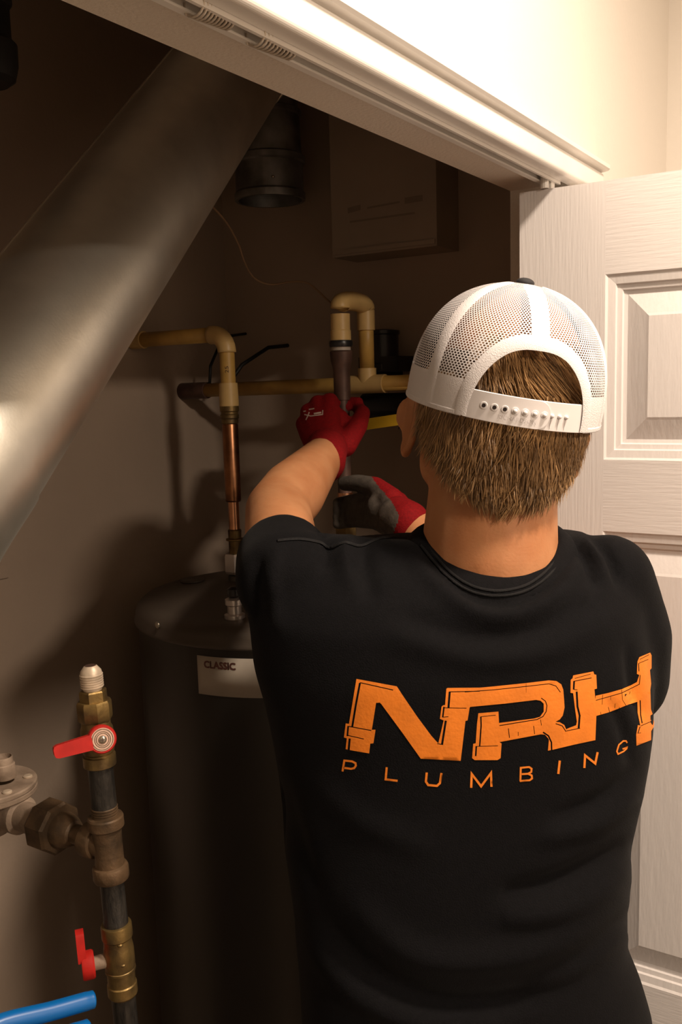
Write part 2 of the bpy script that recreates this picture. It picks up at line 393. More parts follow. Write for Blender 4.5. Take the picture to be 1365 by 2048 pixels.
# ------------------------------------------------------------------ water heater
TC = np.array([1.277, .942, 0.]); TR = .253; TZ = 1.405
wh = empty('water_heater', (*TC[:2], 0), 'dark brown cylindrical water heater standing in the closet corner', 'water heater')
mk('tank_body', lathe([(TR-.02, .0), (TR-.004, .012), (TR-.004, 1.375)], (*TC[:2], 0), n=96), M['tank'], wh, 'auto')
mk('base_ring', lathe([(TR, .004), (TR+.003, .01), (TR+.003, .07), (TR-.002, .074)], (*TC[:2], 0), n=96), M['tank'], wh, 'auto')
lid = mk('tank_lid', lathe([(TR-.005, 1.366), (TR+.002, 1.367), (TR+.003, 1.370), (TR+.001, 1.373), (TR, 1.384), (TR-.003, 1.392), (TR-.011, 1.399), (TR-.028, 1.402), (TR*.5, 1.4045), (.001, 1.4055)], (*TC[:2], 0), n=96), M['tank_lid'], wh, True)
def cyl_hit(px, py, r=TR-.004):
    d = ray(px, py); o = CAM[:2]-TC[:2]; a = d[:2] @ d[:2]; b = o @ d[:2]; c = o @ o-r*r
    t = (-b-math.sqrt(max(b*b-a*c, 0)))/a; return CAM+d*t
def cyl_patch(th0, th1, z0, z1, r, n=24, t=.0008):
    V, F = [], []
    for k in range(n+1):
        q = th0+(th1-th0)*k/n
        for rr, z in ((r, z0), (r, z1), (r-t, z0), (r-t, z1)): V.append((TC[0]+rr*math.cos(q), TC[1]+rr*math.sin(q), z))
    for k in range(n):
        a = 4*k; b = a+4; F += [(a, b, b+1, a+1), (a+2, a+3, b+3, b+2), (a, a+2, b+2, b), (a+1, b+1, b+3, a+3)]
    F += [(0, 1, 3, 2), (4*n, 4*n+2, 4*n+3, 4*n+1)]
    return np.array(V), F
a_, b_ = cyl_hit(395, 1310), cyl_hit(395, 1386)
thl = math.atan2(a_[1]-TC[1], a_[0]-TC[0]); 
thr = thl + .80 if thl > 0 else thl+.80
lz1, lz0 = a_[2], b_[2]
lab = mk('label', cyl_patch(thl, thl+.82, lz0, lz1, TR-.004+.0012), M['label'], wh, True); lab['label'] = 'pale label printed CLASSIC in dark letters'
def on_tank(geo, th, z, r):
    V, F = geo; V = np.array(V); q = th+V[:, 0]/r
    return np.stack([TC[0]+r*np.cos(q), TC[1]+r*np.sin(q), z+V[:, 1]], 1), F
tx = text_geo('CLASSIC', .0150); tx[0][:, 0] *= .95
tx2 = (tx[0]+np.random.default_rng(1).normal(0, 0, tx[0].shape), tx[1])
def bold(V, F, d):  # thicken print a little by doubling it sideways
    g = [(V+np.array([dx, dy, 0]), F) for dx in (0, d) for dy in (0, d)]
    return join(*g)
mk('lettering', on_tank(bold(*tx2, .0011), thl+.012/TR, lz1-.018, TR-.004+.0016), M['label_ink'], lab)
mk('screw', lathe([(.006, 0), (.0055, .002), (.003, .004), (.0005, .0045)], cyl_hit(316, 1250, TR), (cyl_hit(316, 1250, TR)-np.array([*TC[:2], 1.33]))*np.array([1, 1, 0]), n=14), M['screw'], wh, True)
mk('access_cover', cyl_patch(thl+.05, thl+.55, .30, .52, TR-.004+.004, t=.004), M['tank_lid'], wh, True)
for px, py, r in ((385, 1163, .022), (590, 1165, .02)):
    p = PLN(px, py, 2, 1.4025); v_ = p[:2]-TC[:2]; p[:2] = TC[:2]+v_*min(1, (TR-.035)/np.linalg.norm(v_)); mk('lid_plug', lathe([(r, 0), (r, .004), (r*.8, .006), (.001, .0065)], p, n=20), M['tank_lid'], wh, True)

# ------------------------------------------------------------------ water line on the left port (cream plastic over copper)
LPX, LPY = 1.304, 1.066
def zrow(py, x, y):
    lo, hi = 0., 2.6
    for _ in range(40):
        m = (lo+hi)/2
        if P((x, y, m))[1] > py: lo = m
        else: hi = m
    return lo
zl = lambda py: zrow(py, LPX, LPY)
cl = empty('water_pipe', (LPX, LPY, TZ), 'cream plastic elbow pipe joined to a dark copper riser on the tank', 'pipe')
ze = zl(668)
ba = np.array([LPX, LPY, 0])
def seg(r, ya, yb): return [(r, zl(ya)), (r, zl(yb))]
bend = [np.array([LPX, LPY, ze-.032])]+[np.array([LPX, LPY+.03*(1-math.cos(a)), ze-.03+.03*math.sin(a)]) for a in np.linspace(0, math.pi/2, 7)]+[np.array([LPX, LPY+.036, ze])]
mk('elbow', tube(bend, [.0165, .0165]+[.0165]*6+[.0165], 20), M['cpvc_fit'], cl, True)
mk('wall_pipe', tube([(LPX, LPY+.03, ze), (LPX, CB-.002, ze)], .0135, 20), M['cpvc'], cl, True)
mk('wall_coupling', lathe([(.0165, 0), (.0165, .03)], (LPX, CB-.034, ze), (0, 1, 0), 20), M['cpvc_fit'], cl, 'auto')
mk('plastic_pipe', lathe(seg(.0135, 770, 684), ba, n=20), M['cpvc'], cl, 'auto')
mk('coupling', lathe([(.0175, zl(812)), (.0175, zl(800)), (.0165, zl(766))], ba, n=24), M['cpvc_fit'], cl, 'auto')
mk('brass_adapter', lathe([(.0135, zl(848)), (.0155, zl(846)), (.0155, zl(838)), (.017, zl(836)), (.017, zl(830)), (.0155, zl(828)), (.0155, zl(824)), (.0172, zl(822)), (.0172, zl(812))], ba, n=24), M['brass'], cl, 'auto')
mk('copper_sleeve', lathe([(.0130, zl(1003)), (.0145, zl(1000)), (.0145, zl(850)), (.013, zl(846))], ba, n=24), M['copper'], cl, 'auto')
mk('copper_tube', lathe(seg(.0098, 1078, 998), ba, n=20), M['copper_new'], cl, 'auto')
mk('brass_union', lathe([(.0118, zl(1108)), (.0118, zl(1082)), (.0165, zl(1080)), (.0165, zl(1077)), (.0118, zl(1076)), (.0125, zl(1060)), (.0105, zl(1058))], ba, n=24), M['brass'], cl, 'auto')
mk('zinc_nut', hexa(.0215, (LPX, LPY, zl(1146)), zl(1106)-zl(1146), (0, 0, 1)), M['white_steel'], cl)
mk('lower_fitting', lathe([(.019, TZ-.0002), (.019, zl(1178)), (.0155, zl(1170)), (.0155, zl(1150)), (.0125, zl(1146))], ba, n=24), M['steel'], cl, 'auto')
ink = text_geo('25', .013); q0 = np.array([LPX, LPY, zl(742)]); tc_ = frame((0, 0, 1))
def on_pipe(geo, c, r, az0, up=(0, 0, 1)):
    V, F = geo; q = az0+V[:, 0]/r; return np.stack([c[0]+r*np.cos(q), c[1]+r*np.sin(q), c[2]+V[:, 1]], 1), F
mk('stamp', on_pipe((np.stack([ink[0][:, 1]*-.7, ink[0][:, 0], ink[0][:, 2]], 1), ink[1]), q0-np.array([0, 0, .004]), .0138, math.atan2(-LPY, -LPX)+.1), M['ink'], cl)
# a small chrome valve standing on the tank lid in front of that riser
dv = empty('drain_fitting', (*PLN(470, 1236, 2, TZ-.003)[:2], TZ-.003), 'small chrome fitting on the tank lid half behind the plumber', 'fitting')
dl = np.array(dv.location)
mk('body', lathe([(.016, 0), (.016, .006), (.011, .008), (.011, .02), (.014, .022), (.014, .03), (.008, .033)], dl, n=20), M['white_steel'], dv, 'auto')
mk('cap', lathe([(.006, 0), (.01, .004), (.01, .014), (.004, .018)], dl+np.array([0, 0, .032]), n=16), M['blackplastic'], dv, 'auto')

# ------------------------------------------------------------------ water line on the right port (the one being worked on)
RPX, RPY = 1.3555, .8575
zr = lambda py: zrow(py, RPX, RPY)
br = np.array([RPX, RPY, 0])
cr = empty('hot_water_pipe', (RPX, RPY, TZ), 'brown riser with cream plastic loop gripped by both gloved hands', 'pipe')
zt = zr(602); X2, Y2 = 1.44, .857
loop = [np.array([RPX, RPY, zr(660)]), np.array([RPX, RPY, zt-.012])]
dxy = np.array([X2-RPX, Y2-RPY]); ln = np.linalg.norm(dxy); dxy /= ln
for a in np.linspace(.02, math.pi-.02, 17):
    off = ln/2-(ln/2)*math.cos(a); z = zt-.012+.014*math.sin(a)**.6; loop.append(np.array([RPX+dxy[0]*off, RPY+dxy[1]*off, z]))
loop += [np.array([X2, Y2, zt-.05])]
mk('loop_bend', tube(loop[1:-1], .0165, 18), M['cpvc_fit'], cr, True)
mk('loop_leg', tube([loop[-2], (X2, Y2, 1.7832)], .0135, 18), M['cpvc'], cr, True)
mk('leg_collar', lathe([(.016, 0), (.016, .035)], (X2, Y2, zt-.046), n=18), M['cpvc_fit'], cr, 'auto')
mk('upper_collar', lathe([(.0175, zr(682)), (.0175, zr(662)), (.0165, zr(660)), (.0165, zr(637)), (.0168, zr(628))], br, n=24), M['cpvc_fit'], cr, 'auto')
mk('black_ring', lathe([(.0195, zr(694)), (.0205, zr(690)), (.0205, zr(684)), (.0195, zr(681))], br, n=24), M['blackplastic'], cr, 'auto')
mk('white_washer', lathe([(.0165, zr(702)), (.0165, zr(694))], br, n=24), M['label'], cr, 'auto')
mk('brown_reducer', lathe([(.0145, zr(800)), (.0145, zr(742)), (.0165, zr(730)), (.0185, zr(722)), (.0195, zr(704)), (.018, zr(701))], br, n=24), M['iron_brown'], cr, 'auto')
mk('riser', lathe([(.0118, zr(1040)), (.0118, zr(796))], br, n=20), M['iron_brown'], cr, 'auto')
mk('copper_joint', lathe([(.0135, zr(1012)), (.0135, zr(985))], br, n=20), M['copper_new'], cr, 'auto')
mk('brass_nut', hexa(.02, (RPX, RPY, zr(1075)), zr(1048)-zr(1075), (0, 0, 1)), M['brass'], cr)
mk('tank_nipple', lathe([(.015, TZ-.0002), (.015, zr(1070))], br, n=20), M['steel'], cr, 'auto')

# cream main running along the side wall
mp = empty('main_pipe', (1.44, 1.0, 1.755), 'long cream plastic pipe running level through the back wall', 'pipe')
mk('run', tube([(1.44, 1.24, 1.752), (1.44, .60, 1.757)], .0135, 20), M['cpvc'], mp, True)
mk('tee', join(tube([(1.44, .895, 1.7545), (1.44, .82, 1.755)], .0165, 20), tube([(X2, Y2, 1.755), (X2, Y2, 1.783)], .0165, 20)), M['cpvc_fit'], mp, 'auto')
mk('end_sleeve', tube([(1.44, CB-.001, 1.7515), (1.44, 1.232, 1.752)], [.0165, .0165], 20), M['iron_brown'], mp, 'auto')
tag(mk('pipe_hanger', tube([(1.44, 1.17, 1.77), (1.47, 1.165, 1.80), (1.54, 1.15, 1.835), (CR, 1.14, 1.84)], .004, 8), M['black_metal'], None, True), 'bent black hanger rod nearer the side wall above the cream pipe', 'hanger')
tag(mk('pipe_hanger', tube([(1.44, 1.225, 1.766), (1.445, 1.225, 1.80), (1.50, 1.235, 1.86), (CR, 1.25, 1.87)], .003, 8), M['black_metal'], None, True), 'thin black hanger rod just behind the plastic elbow riser', 'hanger')
mk('strap', join(tube([(1.44, 1.175-.006, 1.752), (1.44, 1.175+.006, 1.752)], .0155, 16)), M['black_metal'], mp, 'auto')
# black insulated stub and shut-off valve beyond the loop
bv = empty('shutoff_valve', (1.50, .80, 1.72), 'black shut-off valve with a yellow lever behind the plumber\'s head', 'valve')
mk('body', join(lathe([(.018, -.06), (.023, -.055), (.023, .10), (.018, .105)], (1.475, .83, 1.715), (0, -1, 0), 20)), M['blackplastic'], bv, 'auto')
mk('stem', tube([(1.475, .80, 1.715), (1.45, .80, 1.69)], .007, 12), M['steel'], bv, True)
p0, p1 = U(718, 851, 1.62), U(806, 838, 1.57)
ax_ = (p1-p0)/np.linalg.norm(p1-p0); s_, t_, _ = frame(ax_)
mk('lever', obox((p0+p1)/2, ax_, s_, t_, np.linalg.norm(p1-p0)/2, .004, .0095), M['yellow'], bv)
mk('lever_arm', tube([(1.45, .80, 1.69), p0*.5+p1*.5], .006, 10), M['steel'], bv, True)
mk('wall_bracket', bx(1.49, CR, .80, .82, 1.705, 1.725), M['black_metal'], bv)
ex = empty('pump_motor', (*U(766, 735, 1.75)[:2], 1.779), 'black round pump motor standing above the cream main pipe', 'pump')
el = np.array(ex.location)
mk('can', lathe([(.026, 0), (.034, .002), (.034, .012), (.031, .014), (.031, .066), (.0335, .068), (.0335, .074), (.02, .077), (.001, .078)], el, n=28), M['blackplastic'], ex, 'auto')
mk('foot', join(bx(el[0]-.03, el[0]+.03, el[1]-.05, el[1]+.035, el[2]-.002, el[2]+.026)), M['blackplastic'], ex)
mk('saddle', bx(el[0]-.02, CR, el[1]-.012, el[1]+.012, el[2]-.008, el[2]), M['black_metal'], ex)
# thin wire
wpx = [(395, 385), (425, 413), (455, 447), (478, 490), (486, 515), (500, 545), (518, 562), (545, 569), (580, 564), (612, 565), (632, 578), (650, 595), (663, 607)]
wd = [1.55, 1.6, 1.66, 1.70, 1.72, 1.72, 1.72, 1.72, 1.70, 1.68, 1.66, 1.63, 1.60]
tag(mk('wire', tube(smooth_path([U(x, y, d) for (x, y), d in zip(wpx, wd)], 5), .002, 6), M['wire'], None, True), 'thin brown wire sagging from the duct to the cream pipe loop', 'wire')
# box on the side wall
bxr = empty('wall_box', (1.55, .85, 1.99), 'dark panel box high on the closet side wall with faded print', 'box')
mk('case', bx(1.505, CR, .747, .965, 1.992, 2.40), M['box'], bxr)
mk('flange', bx(1.502, 1.506, .75, .962, 1.996, 2.004), M['box'], bxr)
pr = []
for (px0, py0, px1, py1, h) in ((696, 427, 722, 420, 11), (735, 418, 800, 406, 4), (810, 408, 846, 402, 12), (700, 446, 830, 428, 4)):
    a, b = PLN(px0, py0, 0, 1.5045), PLN(px1, py1, 0, 1.5045); hh = h*.9/1000
    pr.append((np.array([a, b, b+np.array([0, 0, hh]), a+np.array([0, 0, hh])]), [(0, 1, 2, 3)]))
mk('print', join(*pr), M['faint'], bxr)

# plate of an outlet on the back wall, cut by the left edge of the view
oa, ob = PLN(9, 1082, 1, CB), PLN(9, 1155, 1, CB)
op = empty('wall_outlet', (oa[0]-.035, CB-.003, (oa[2]+ob[2])/2), 'painted outlet plate on the back wall at the left edge', 'outlet')
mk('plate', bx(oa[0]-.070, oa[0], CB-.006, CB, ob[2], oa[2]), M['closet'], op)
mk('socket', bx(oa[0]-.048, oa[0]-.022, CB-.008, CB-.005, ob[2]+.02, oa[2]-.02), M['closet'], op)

# ------------------------------------------------------------------ sheet-metal ducts
d0, d1 = U(20, 762, 1.0), U(455, 150, 1.5); dd = (d1-d0)/np.linalg.norm(d1-d0); DR = .0875
du = empty('air_duct', (d0[0]-.3, d0[1]-.07, 1.2), 'large shiny galvanised round duct rising diagonally across the closet', 'duct')
start = d0-dd*.22
path = [np.array([start[0]-.10, start[1]-.03, 1.189])]+smooth_path([np.array([start[0]-.10, start[1]-.03, start[2]-.2]), np.array([start[0]-.085, start[1]-.026, start[2]-.10]), start, start+dd*.1], 5)
mk('boot', tube(path, DR+.002, 40), M['galv'], du, 'auto')
top = d1+dd*.075
p2 = [start+dd*.06, start+dd*.3, (start+top)/2, top]
mk('straight_run', tube(p2, DR, 64), M['galv'], du, 'auto')
p3 = smooth_path([top-dd*.02, top+dd*.012, top+dd*.022+np.array([0, 0, .05]), np.array([*(top+dd*.022)[:2], ZC-.001])], 5)
mk('top_elbow', tube(p3, DR+.002, 40), M['galv'], du, 'auto')
# standing lock seam along the run
s_, t_, a_ = frame(dd); best = None
mid_ = (d0+d1)/2
cands = []
for k in range(360):
    q = math.radians(k); n_ = s_*math.cos(q)+t_*math.sin(q); c = P(mid_+n_*DR); cands.append((c[0]*.8+c[1]*.6, k))
k0 = min(cands)[1]; q = math.radians(k0+10)
n1 = s_*math.cos(q)+t_*math.sin(q); q2 = math.radians(k0+10+90); tn = s_*math.cos(q2)+t_*math.sin(q2)
mk('seam', obox((p2[0]+top)/2+n1*DR, dd, n1, tn, np.linalg.norm(top-p2[0])/2, .0012, .004), M['galv'], du)

fl0 = U(541, 402, 1.76)
fl = empty('flue_pipe', (fl0[0], fl0[1], fl0[2]), 'dark open-ended vent pipe hanging over the tank behind the duct', 'vent pipe')
R1 = .0665
mk('pipe', lathe([(R1-.006, 0), (R1, -.0), (R1+.001, .012), (R1-.002, .016), (R1-.002, .065), (R1+.002, .068), (R1+.002, .078), (R1-.004, .082), (R1-.006, .15), (R1-.002, .153), (R1-.002, .16), (R1-.008, .164), (R1-.009, ZC-fl0[2]-.001), (R1-.016, ZC-fl0[2]-.001), (R1-.010, .1)], fl0, n=48, closed=True), M['galv_dark'], fl, 'auto')
mk('collar_screw', ball(fl0+np.array([-.05, -.045, .03]), .003, 8, 6), M['screw'], fl, True)
bk0 = U(-28, 165, 1.15)
bk = empty('vent_elbow', tuple(bk0), 'black vent pipe end hanging in the top left of the closet', 'vent pipe')
mk('pipe', lathe([(.028, -.002), (.036, .004), (.040, .020), (.0405, .045), (.034, .052), (.034, .09), (.0375, .094), (.0375, .102), (.034, .106), (.034, ZC-bk0[2]-.001)], bk0, n=36), M['black_metal'], bk, 'auto')
mk('rod', tube([bk0+np.array([-.01, 0, .003]), bk0+np.array([-.06, .0, -.09])], .005, 8), M['black_metal'], bk, True)

# ------------------------------------------------------------------ furnace cabinet (just left of the view)
fz = 1.188
fu = empty('furnace', (.1, .9, 0), 'grey furnace cabinet standing at the left side of the closet', 'furnace')
mk('cabinet', bx(-.20, .435, .60, 1.22, 0.03, fz), M['furnace'], fu)
mk('front_panel', bx(-.17, .405, .592, .60, .45, fz-.03), M['furnace'], fu)
mk('lower_panel', bx(-.17, .405, .592, .60, .06, .43), M['furnace'], fu)
mk('plinth', bx(-.19, .425, .62, 1.2, 0, .03), M['black_metal'], fu)

# ------------------------------------------------------------------ gas riser
G0, G1 = U(182, 1345, .95), U(252, 2045, 1.0); gdir = (G1-G0)/np.linalg.norm(G1-G0); gup = -gdir
def gp(py):
    lo, hi = -.2, .9
    for _ in range(40):
        m = (lo+hi)/2
        if P(G0+gdir*m)[1] < py: lo = m
        else: hi = m
    return G0+gdir*lo
def gl(rows, n=28, m=None):   # rows: (radius, photo row) from top to bottom
    base = gp(rows[0][1]); return lathe([(r, float((gp(y)-base) @ gdir)) for r, y in rows], base, gdir, n)
ga = empty('gas_line', tuple(G1-np.array([0, 0, G1[2]])), 'black iron gas riser with brass fittings, tee and red valve handles', 'gas pipe')
rows = [(.006, 1331), (.0072, 1333), (.0105, 1341), (.0112, 1347)]
y = 1348.
while y < 1372: rows += [(.0118, y), (.0118, y+1.7), (.0107, y+2.4), (.0107, y+4)]; y += 4.6
rows += [(.0095, 1374), (.0095, 1381)]
mk('flare_fitting', gl(rows), M['thread'], ga, 'auto')
mk('flare_bore', gl([(.0058, 1330.6), (.0058, 1333)], 16), M['iron_brown'], ga)
mk('flare_hex', hexa(.0142, gp(1403), float((gp(1403)-gp(1379)) @ gdir), gup), M['brass'], ga)
v1 = mk('ball_valve', join(hexa(.0178, gp(1440), float((gp(1440)-gp(1400)) @ gdir), gup, 8, phase=.2), gl([(.0148, 1436), (.0150, 1450), (.0165, 1456), (.0168, 1465), (.0168, 1492), (.0160, 1502), (.0146, 1505), (.0146, 1508), (.0168, 1509), (.0168, 1529), (.0150, 1531)])), M['brass'], ga, 'auto')
hc = U(205, 1479, .925); hn = CAM-hc; hn /= np.linalg.norm(hn); hn = hn+RT*.16-UP*.10; hn /= np.linalg.norm(hn)
mk('stem', tube([gp(1479), hc-hn*.008], .0065, 14), M['brass'], v1, 'auto')
hs, ht, _ = frame(hn, UP)
lev_ax = -RT*.975-UP*.215; lev_ax -= hn*(lev_ax @ hn); lev_ax /= np.linalg.norm(lev_ax); lev_s = np.cross(hn, lev_ax)
def rounded_lever(c, ax, sd, nn, l0, l1, w0, w1, th):
    poly = [(l0, -w0), (l1-.004, -w1), (l1-.001, -w1*.8), (l1, -w1*.4), (l1, w1*.4), (l1-.001, w1*.8), (l1-.004, w1), (l0, w0)]
    V, F = prism(poly, c-nn*th/2, ax, sd, nn, th); return V, F
h1 = mk('handle', join(lathe([(.0125, -.012), (.0142, -.010), (.0142, -.001), (.0132, .0005)], hc, hn, 32), rounded_lever(hc-hn*.004, lev_ax, lev_s, hn, .010, .0475, .0076, .0064, .0115)), M['red'], v1, 'auto'); h1['label'] = 'red lever handle turned crosswise'
def ring_disc(c, n, r, m, name, par, off):
    return mk(name, lathe([(r, 0), (r, .0006), (r*.98, .0008)], c+n*off, n, 32), m, par)
ring_disc(hc, hn, .0115, M['disc'], 'handle_disc', v1, .0004)
mk('disc_rings', join(*[lathe([(r, .0), (r+.0003, .0002), (r, .0004), (r-.0003, .0002)], hc+hn*.0012, hn, 28, closed=True) for r in (.0062, .0078, .0102)]), M['brass_dust'], v1)
mk('screw', lathe([(.0040, 0), (.0040, .0012), (.003, .0022), (.001, .0025)], hc+hn*.001, hn, 16), M['screw'], v1, True)
mk('screw_slot', join(obox(hc+hn*.0034, hs, ht, hn, .0022, .0004, .0003), obox(hc+hn*.0034, hs, ht, hn, .0004, .0022, .0003)), M['ink'], v1)
mk('nipple', gl([(.0135, 1528), (.013, 1534), (.013, 1616)]), M['iron'], ga, 'auto')
rows = [(.0132, 1612)]
y = 1613.
while y < 1630: rows += [(.0138, y), (.0138, y+2), (.0128, y+3), (.0128, y+4.2)]; y += 5
mk('nipple_thread', gl(rows+[(.0128, 1634)]), M['brass_dust'], ga, 'auto')
tee_c = gp(1690)
tee = mk('tee', join(gl([(.0150, 1630), (.0178, 1631), (.0187, 1634), (.0187, 1652), (.0176, 1655), (.0154, 1657), (.0149, 1680), (.0149, 1712), (.0152, 1728), (.0178, 1730), (.0188, 1734), (.0188, 1753), (.0178, 1757), (.0150, 1758)], 32), lathe([(.0145, 0), (.0150, .014), (.0178, .015), (.0188, .017), (.0188, .030), (.0172, .032)], tee_c, (0, 1, 0), 28)), M['brass_dust'], ga, 'auto')
mk('nipple', gl([(.0128, 1756), (.0126, 1760), (.0126, 1836), (.0130, 1838), (.0130, 1850)]), M['iron'], ga, 'auto')
v2 = mk('ball_valve', gl([(.0135, 1846), (.0158, 1847), (.0163, 1850), (.0163, 1872), (.0150, 1875), (.0148, 1884), (.0156, 1892), (.0160, 1900), (.0160, 1928), (.0155, 1934), (.0162, 1935), (.0162, 1939), (.0148, 1940), (.0146, 1964), (.0158, 1966), (.0158, 1985), (.0148, 1988), (.0135, 1990)], 28), M['brass'], ga, 'auto')
mk('raised_mark', join(*[ball(gp(yy)+(CAM-gp(yy))/np.linalg.norm(CAM-gp(yy))*.0148+RT*dx, (.0035, .0035, .002), 10, 6) for yy, dx in ((1890, .002), (1912, -.002), (1930, .003))]), M['brass'], v2, True)
mk('drop_pipe', gl([(.0132, 1988), (.0128, 1992), (.0128, 2120)]), M['iron'], ga, 'auto')
gend = gp(2115)
mk('lower_pipe', tube([gend, (gend[0], gend[1], .0)], .0128, 20), M['iron'], ga, 'auto')
l_ax = -RT*.93-FW*.32-UP*.10; l_ax /= np.linalg.norm(l_ax)
sc_ = gp(1914); mk('stem', tube([sc_, sc_+l_ax*.028], .0075, 14), M['dustreg'], v2, 'auto')
dc = sc_+l_ax*.034
up_ = gup-l_ax*(gup @ l_ax); up_ /= np.linalg.norm(up_); sd_ = np.cross(l_ax, up_)
h2 = mk('handle', join(lathe([(.0135, -.008), (.0148, -.006), (.0148, .003), (.0138, .005)], dc, l_ax, 32), rounded_lever(dc+l_ax*.004, up_, sd_, l_ax, .008, .040, .0085, .0075, .0085)), M['red'], v2, 'auto'); h2['label'] = 'red lever handle standing upright along the pipe'
# branch: union and regulator
by = np.array([0, 1., 0])
mk('branch_nipple', lathe([(.0105, .028), (.0105, .050), (.0135, .052), (.0175, .060), (.0195, .068), (.0195, .082)], tee_c, by, 28), M['brass_dust'], ga, 'auto')
mk('union_nut', hexa(.0290, tee_c+by*.072, .030, by, 8, phase=.3), M['brass_dust'], ga)
mk('union_body', lathe([(.021, .098), (.021, .106), (.0165, .110), (.0165, .135), (.0215, .138), (.0215, .16), (.015, .165), (.015, .19)], tee_c, by, 28), M['dustreg'], ga, 'auto')
rc = U(-22, 1568, 1.065)
reg = mk('regulator', join(lathe([(.018, -.058), (.024, -.050), (.030, -.032), (.040, -.016), (.051, -.012), (.053, -.010), (.053, -.006), (.0515, -.0052), (.0515, -.0042), (.053, -.0035), (.053, 0), (.0515, .0015), (.018, .003)], rc, (0, 0, 1), 44), tube([rc+np.array([0, 0, -.035]), np.array([tee_c[0], tee_c[1]+.17, tee_c[2]])], .018, 20)), M['dustreg'], ga, 'auto')
mk('adjuster_cap', lathe([(.0135, .002), (.0125, .018), (.0108, .019), (.0108, .025), (.010, .027), (.0095, .027), (.0085, .022), (.001, .022)], rc+RT*.018+UP*.006, (0, 0, 1), 28), M['dustreg'], reg, 'auto')
for k in range(6):
    q = math.radians(20+60*k); mk('screw', lathe([(.0055, 0), (.0055, .002), (.004, .003), (.001, .0032)], rc+np.array([.0425*math.cos(q), .0425*math.sin(q), .0012]), n=14), M['thread'], reg, 'auto')

# ------------------------------------------------------------------ blue-handled pliers lying on the furnace top, handles sticking out over the edge
g0, g1, g2 = U(186, 1999, .86), U(100, 2023, .835), U(-10, 2052, .805)
zt_ = fz+.012
pv = np.array([.375, .668, fz+.013])
pl = empty('pliers', tuple(pv-np.array([0, 0, .013])), 'blue-handled pliers resting at the bottom left beside the gas riser', 'pliers')
pa = smooth_path([g0, g0*.6+g1*.4, g1, g2, pv+np.array([.06, -.008, 0])], 6)
n_ = len(pa); mk('grip', tube([g0+(g0-pa[1])*.75, g0+(g0-pa[1])*.6, g0+(g0-pa[1])*.35]+pa, [.0015, .0045, .0068]+[.0080]*3+[.0084]*(n_-8)+[.0075]*5, 16), M['blue'], pl, True)
h0, h1_, h2_ = U(176, 2056, .845), U(80, 2085, .82), U(-20, 2096, .80)
pb = smooth_path([h0, h1_, h2_, pv+np.array([.06, -.022, 0])], 6); n_ = len(pb)
mk('grip', tube([h0+(h0-pb[1])*.55, h0+(h0-pb[1])*.4]+pb, [.0015, .0055]+[.0078]*2+[.0082]*(n_-2), 16), M['blue'], pl, True)
mk('tape', tube([pa[-6], pa[-3]], .0088, 14), M['cream'], pl, 'auto')
mk('jaw', join(obox(pv+np.array([-.03, .0, 0]), np.array([1., 0, 0]), by, np.array([0, 0, 1.]), .05, .011, .006), obox(pv+np.array([-.055, -.024, 0]), np.array([.93, .36, 0]), np.array([-.36, .93, 0]), np.array([0, 0, 1.]), .038, .009, .006), tube([pa[-1], pv], .0068, 10), tube([pb[-1], pv], .0068, 10)), M['steel'], pl)
mk('pivot', lathe([(.009, -.008), (.009, .008), (.007, .0095)], pv, n=18), M['steel'], pl, 'auto')
# ------------------------------------------------------------------ the plumber
PHI = math.radians(38.); PF = np.array([math.cos(PHI), math.sin(PHI), 0]); PR = np.array([math.sin(PHI), -math.cos(PHI), 0]); ZU = np.array([0, 0, 1.])
MID = np.array([.885, .42, 1.55])
SL, SR_ = U(572, 1160, .975), U(1216, 1160, 1.0)                 # shoulder joints
LE, LW = U(556, 1022, 1.24), U(652, 908, 1.47)                     # left elbow, wrist
RW = U(814, 1042, 1.42); RE = U(1185, 1390, 1.18)       # right wrist, elbow
HC = U(1004, 802, .98)                                             # head centre
NB = U(982, 1108, .99)                                             # neck base
_hy = PHI-math.radians(3.5); hr, hf, hu = np.array([math.sin(_hy), -math.cos(_hy), 0]), np.array([math.cos(_hy), math.sin(_hy), 0]), ZU.copy()
hp = math.radians(7.); hf, hu = hf*math.cos(hp)+hu*math.sin(hp), hu*math.cos(hp)-hf*math.sin(hp)
htl = math.radians(9.8); hr, hu = hr*math.cos(htl)-hu*math.sin(htl), hu*math.cos(htl)+hr*math.sin(htl)
HR3 = np.stack([hr, hf, hu])
def HD(x, y, z): return HC+hr*x+hf*y+hu*z
base = np.array([.80, .36, 0.])
man = empty('person', tuple(base), 'plumber seen from behind in a black printed shirt, white cap and red gloves', 'person')

# ---- shirt: torso rings fitted to width, then sleeves, melted together
tabL = [(1060, 760), (1075, 690), (1095, 610), (1130, 560), (1180, 520), (1230, 496), (1260, 488), (1330, 507), (1410, 531), (1500, 550), (1600, 565), (1700, 569), (1800, 585), (1900, 597), (2048, 606), (2400, 606)]
tabR = [(1060, 1150), (1075, 1195), (1095, 1225), (1130, 1258), (1180, 1285), (1230, 1298), (1260, 1302), (1330, 1306), (1410, 1310), (1500, 1308), (1600, 1287), (1700, 1264), (1800, 1256), (1900, 1256), (1945, 1260), (1990, 1287), (2048, 1307), (2400, 1325)]
iL = lambda y: float(np.interp(y, *zip(*tabL))); iR = lambda y: float(np.interp(y, *zip(*tabR)))
bz = lambda z: float(np.interp(z, [.80, 1.0, 1.15, 1.30, 1.45, 1.52, 1.545, 1.56, 1.585], [.135, .132, .122, .128, .126, .116, .102, .085, .050]))
fz_ = lambda z: float(np.interp(z, [.80, 1.0, 1.15, 1.35, 1.50, 1.56, 1.585], [-.03, -.03, -.02, .0, .003, .012, .03]))
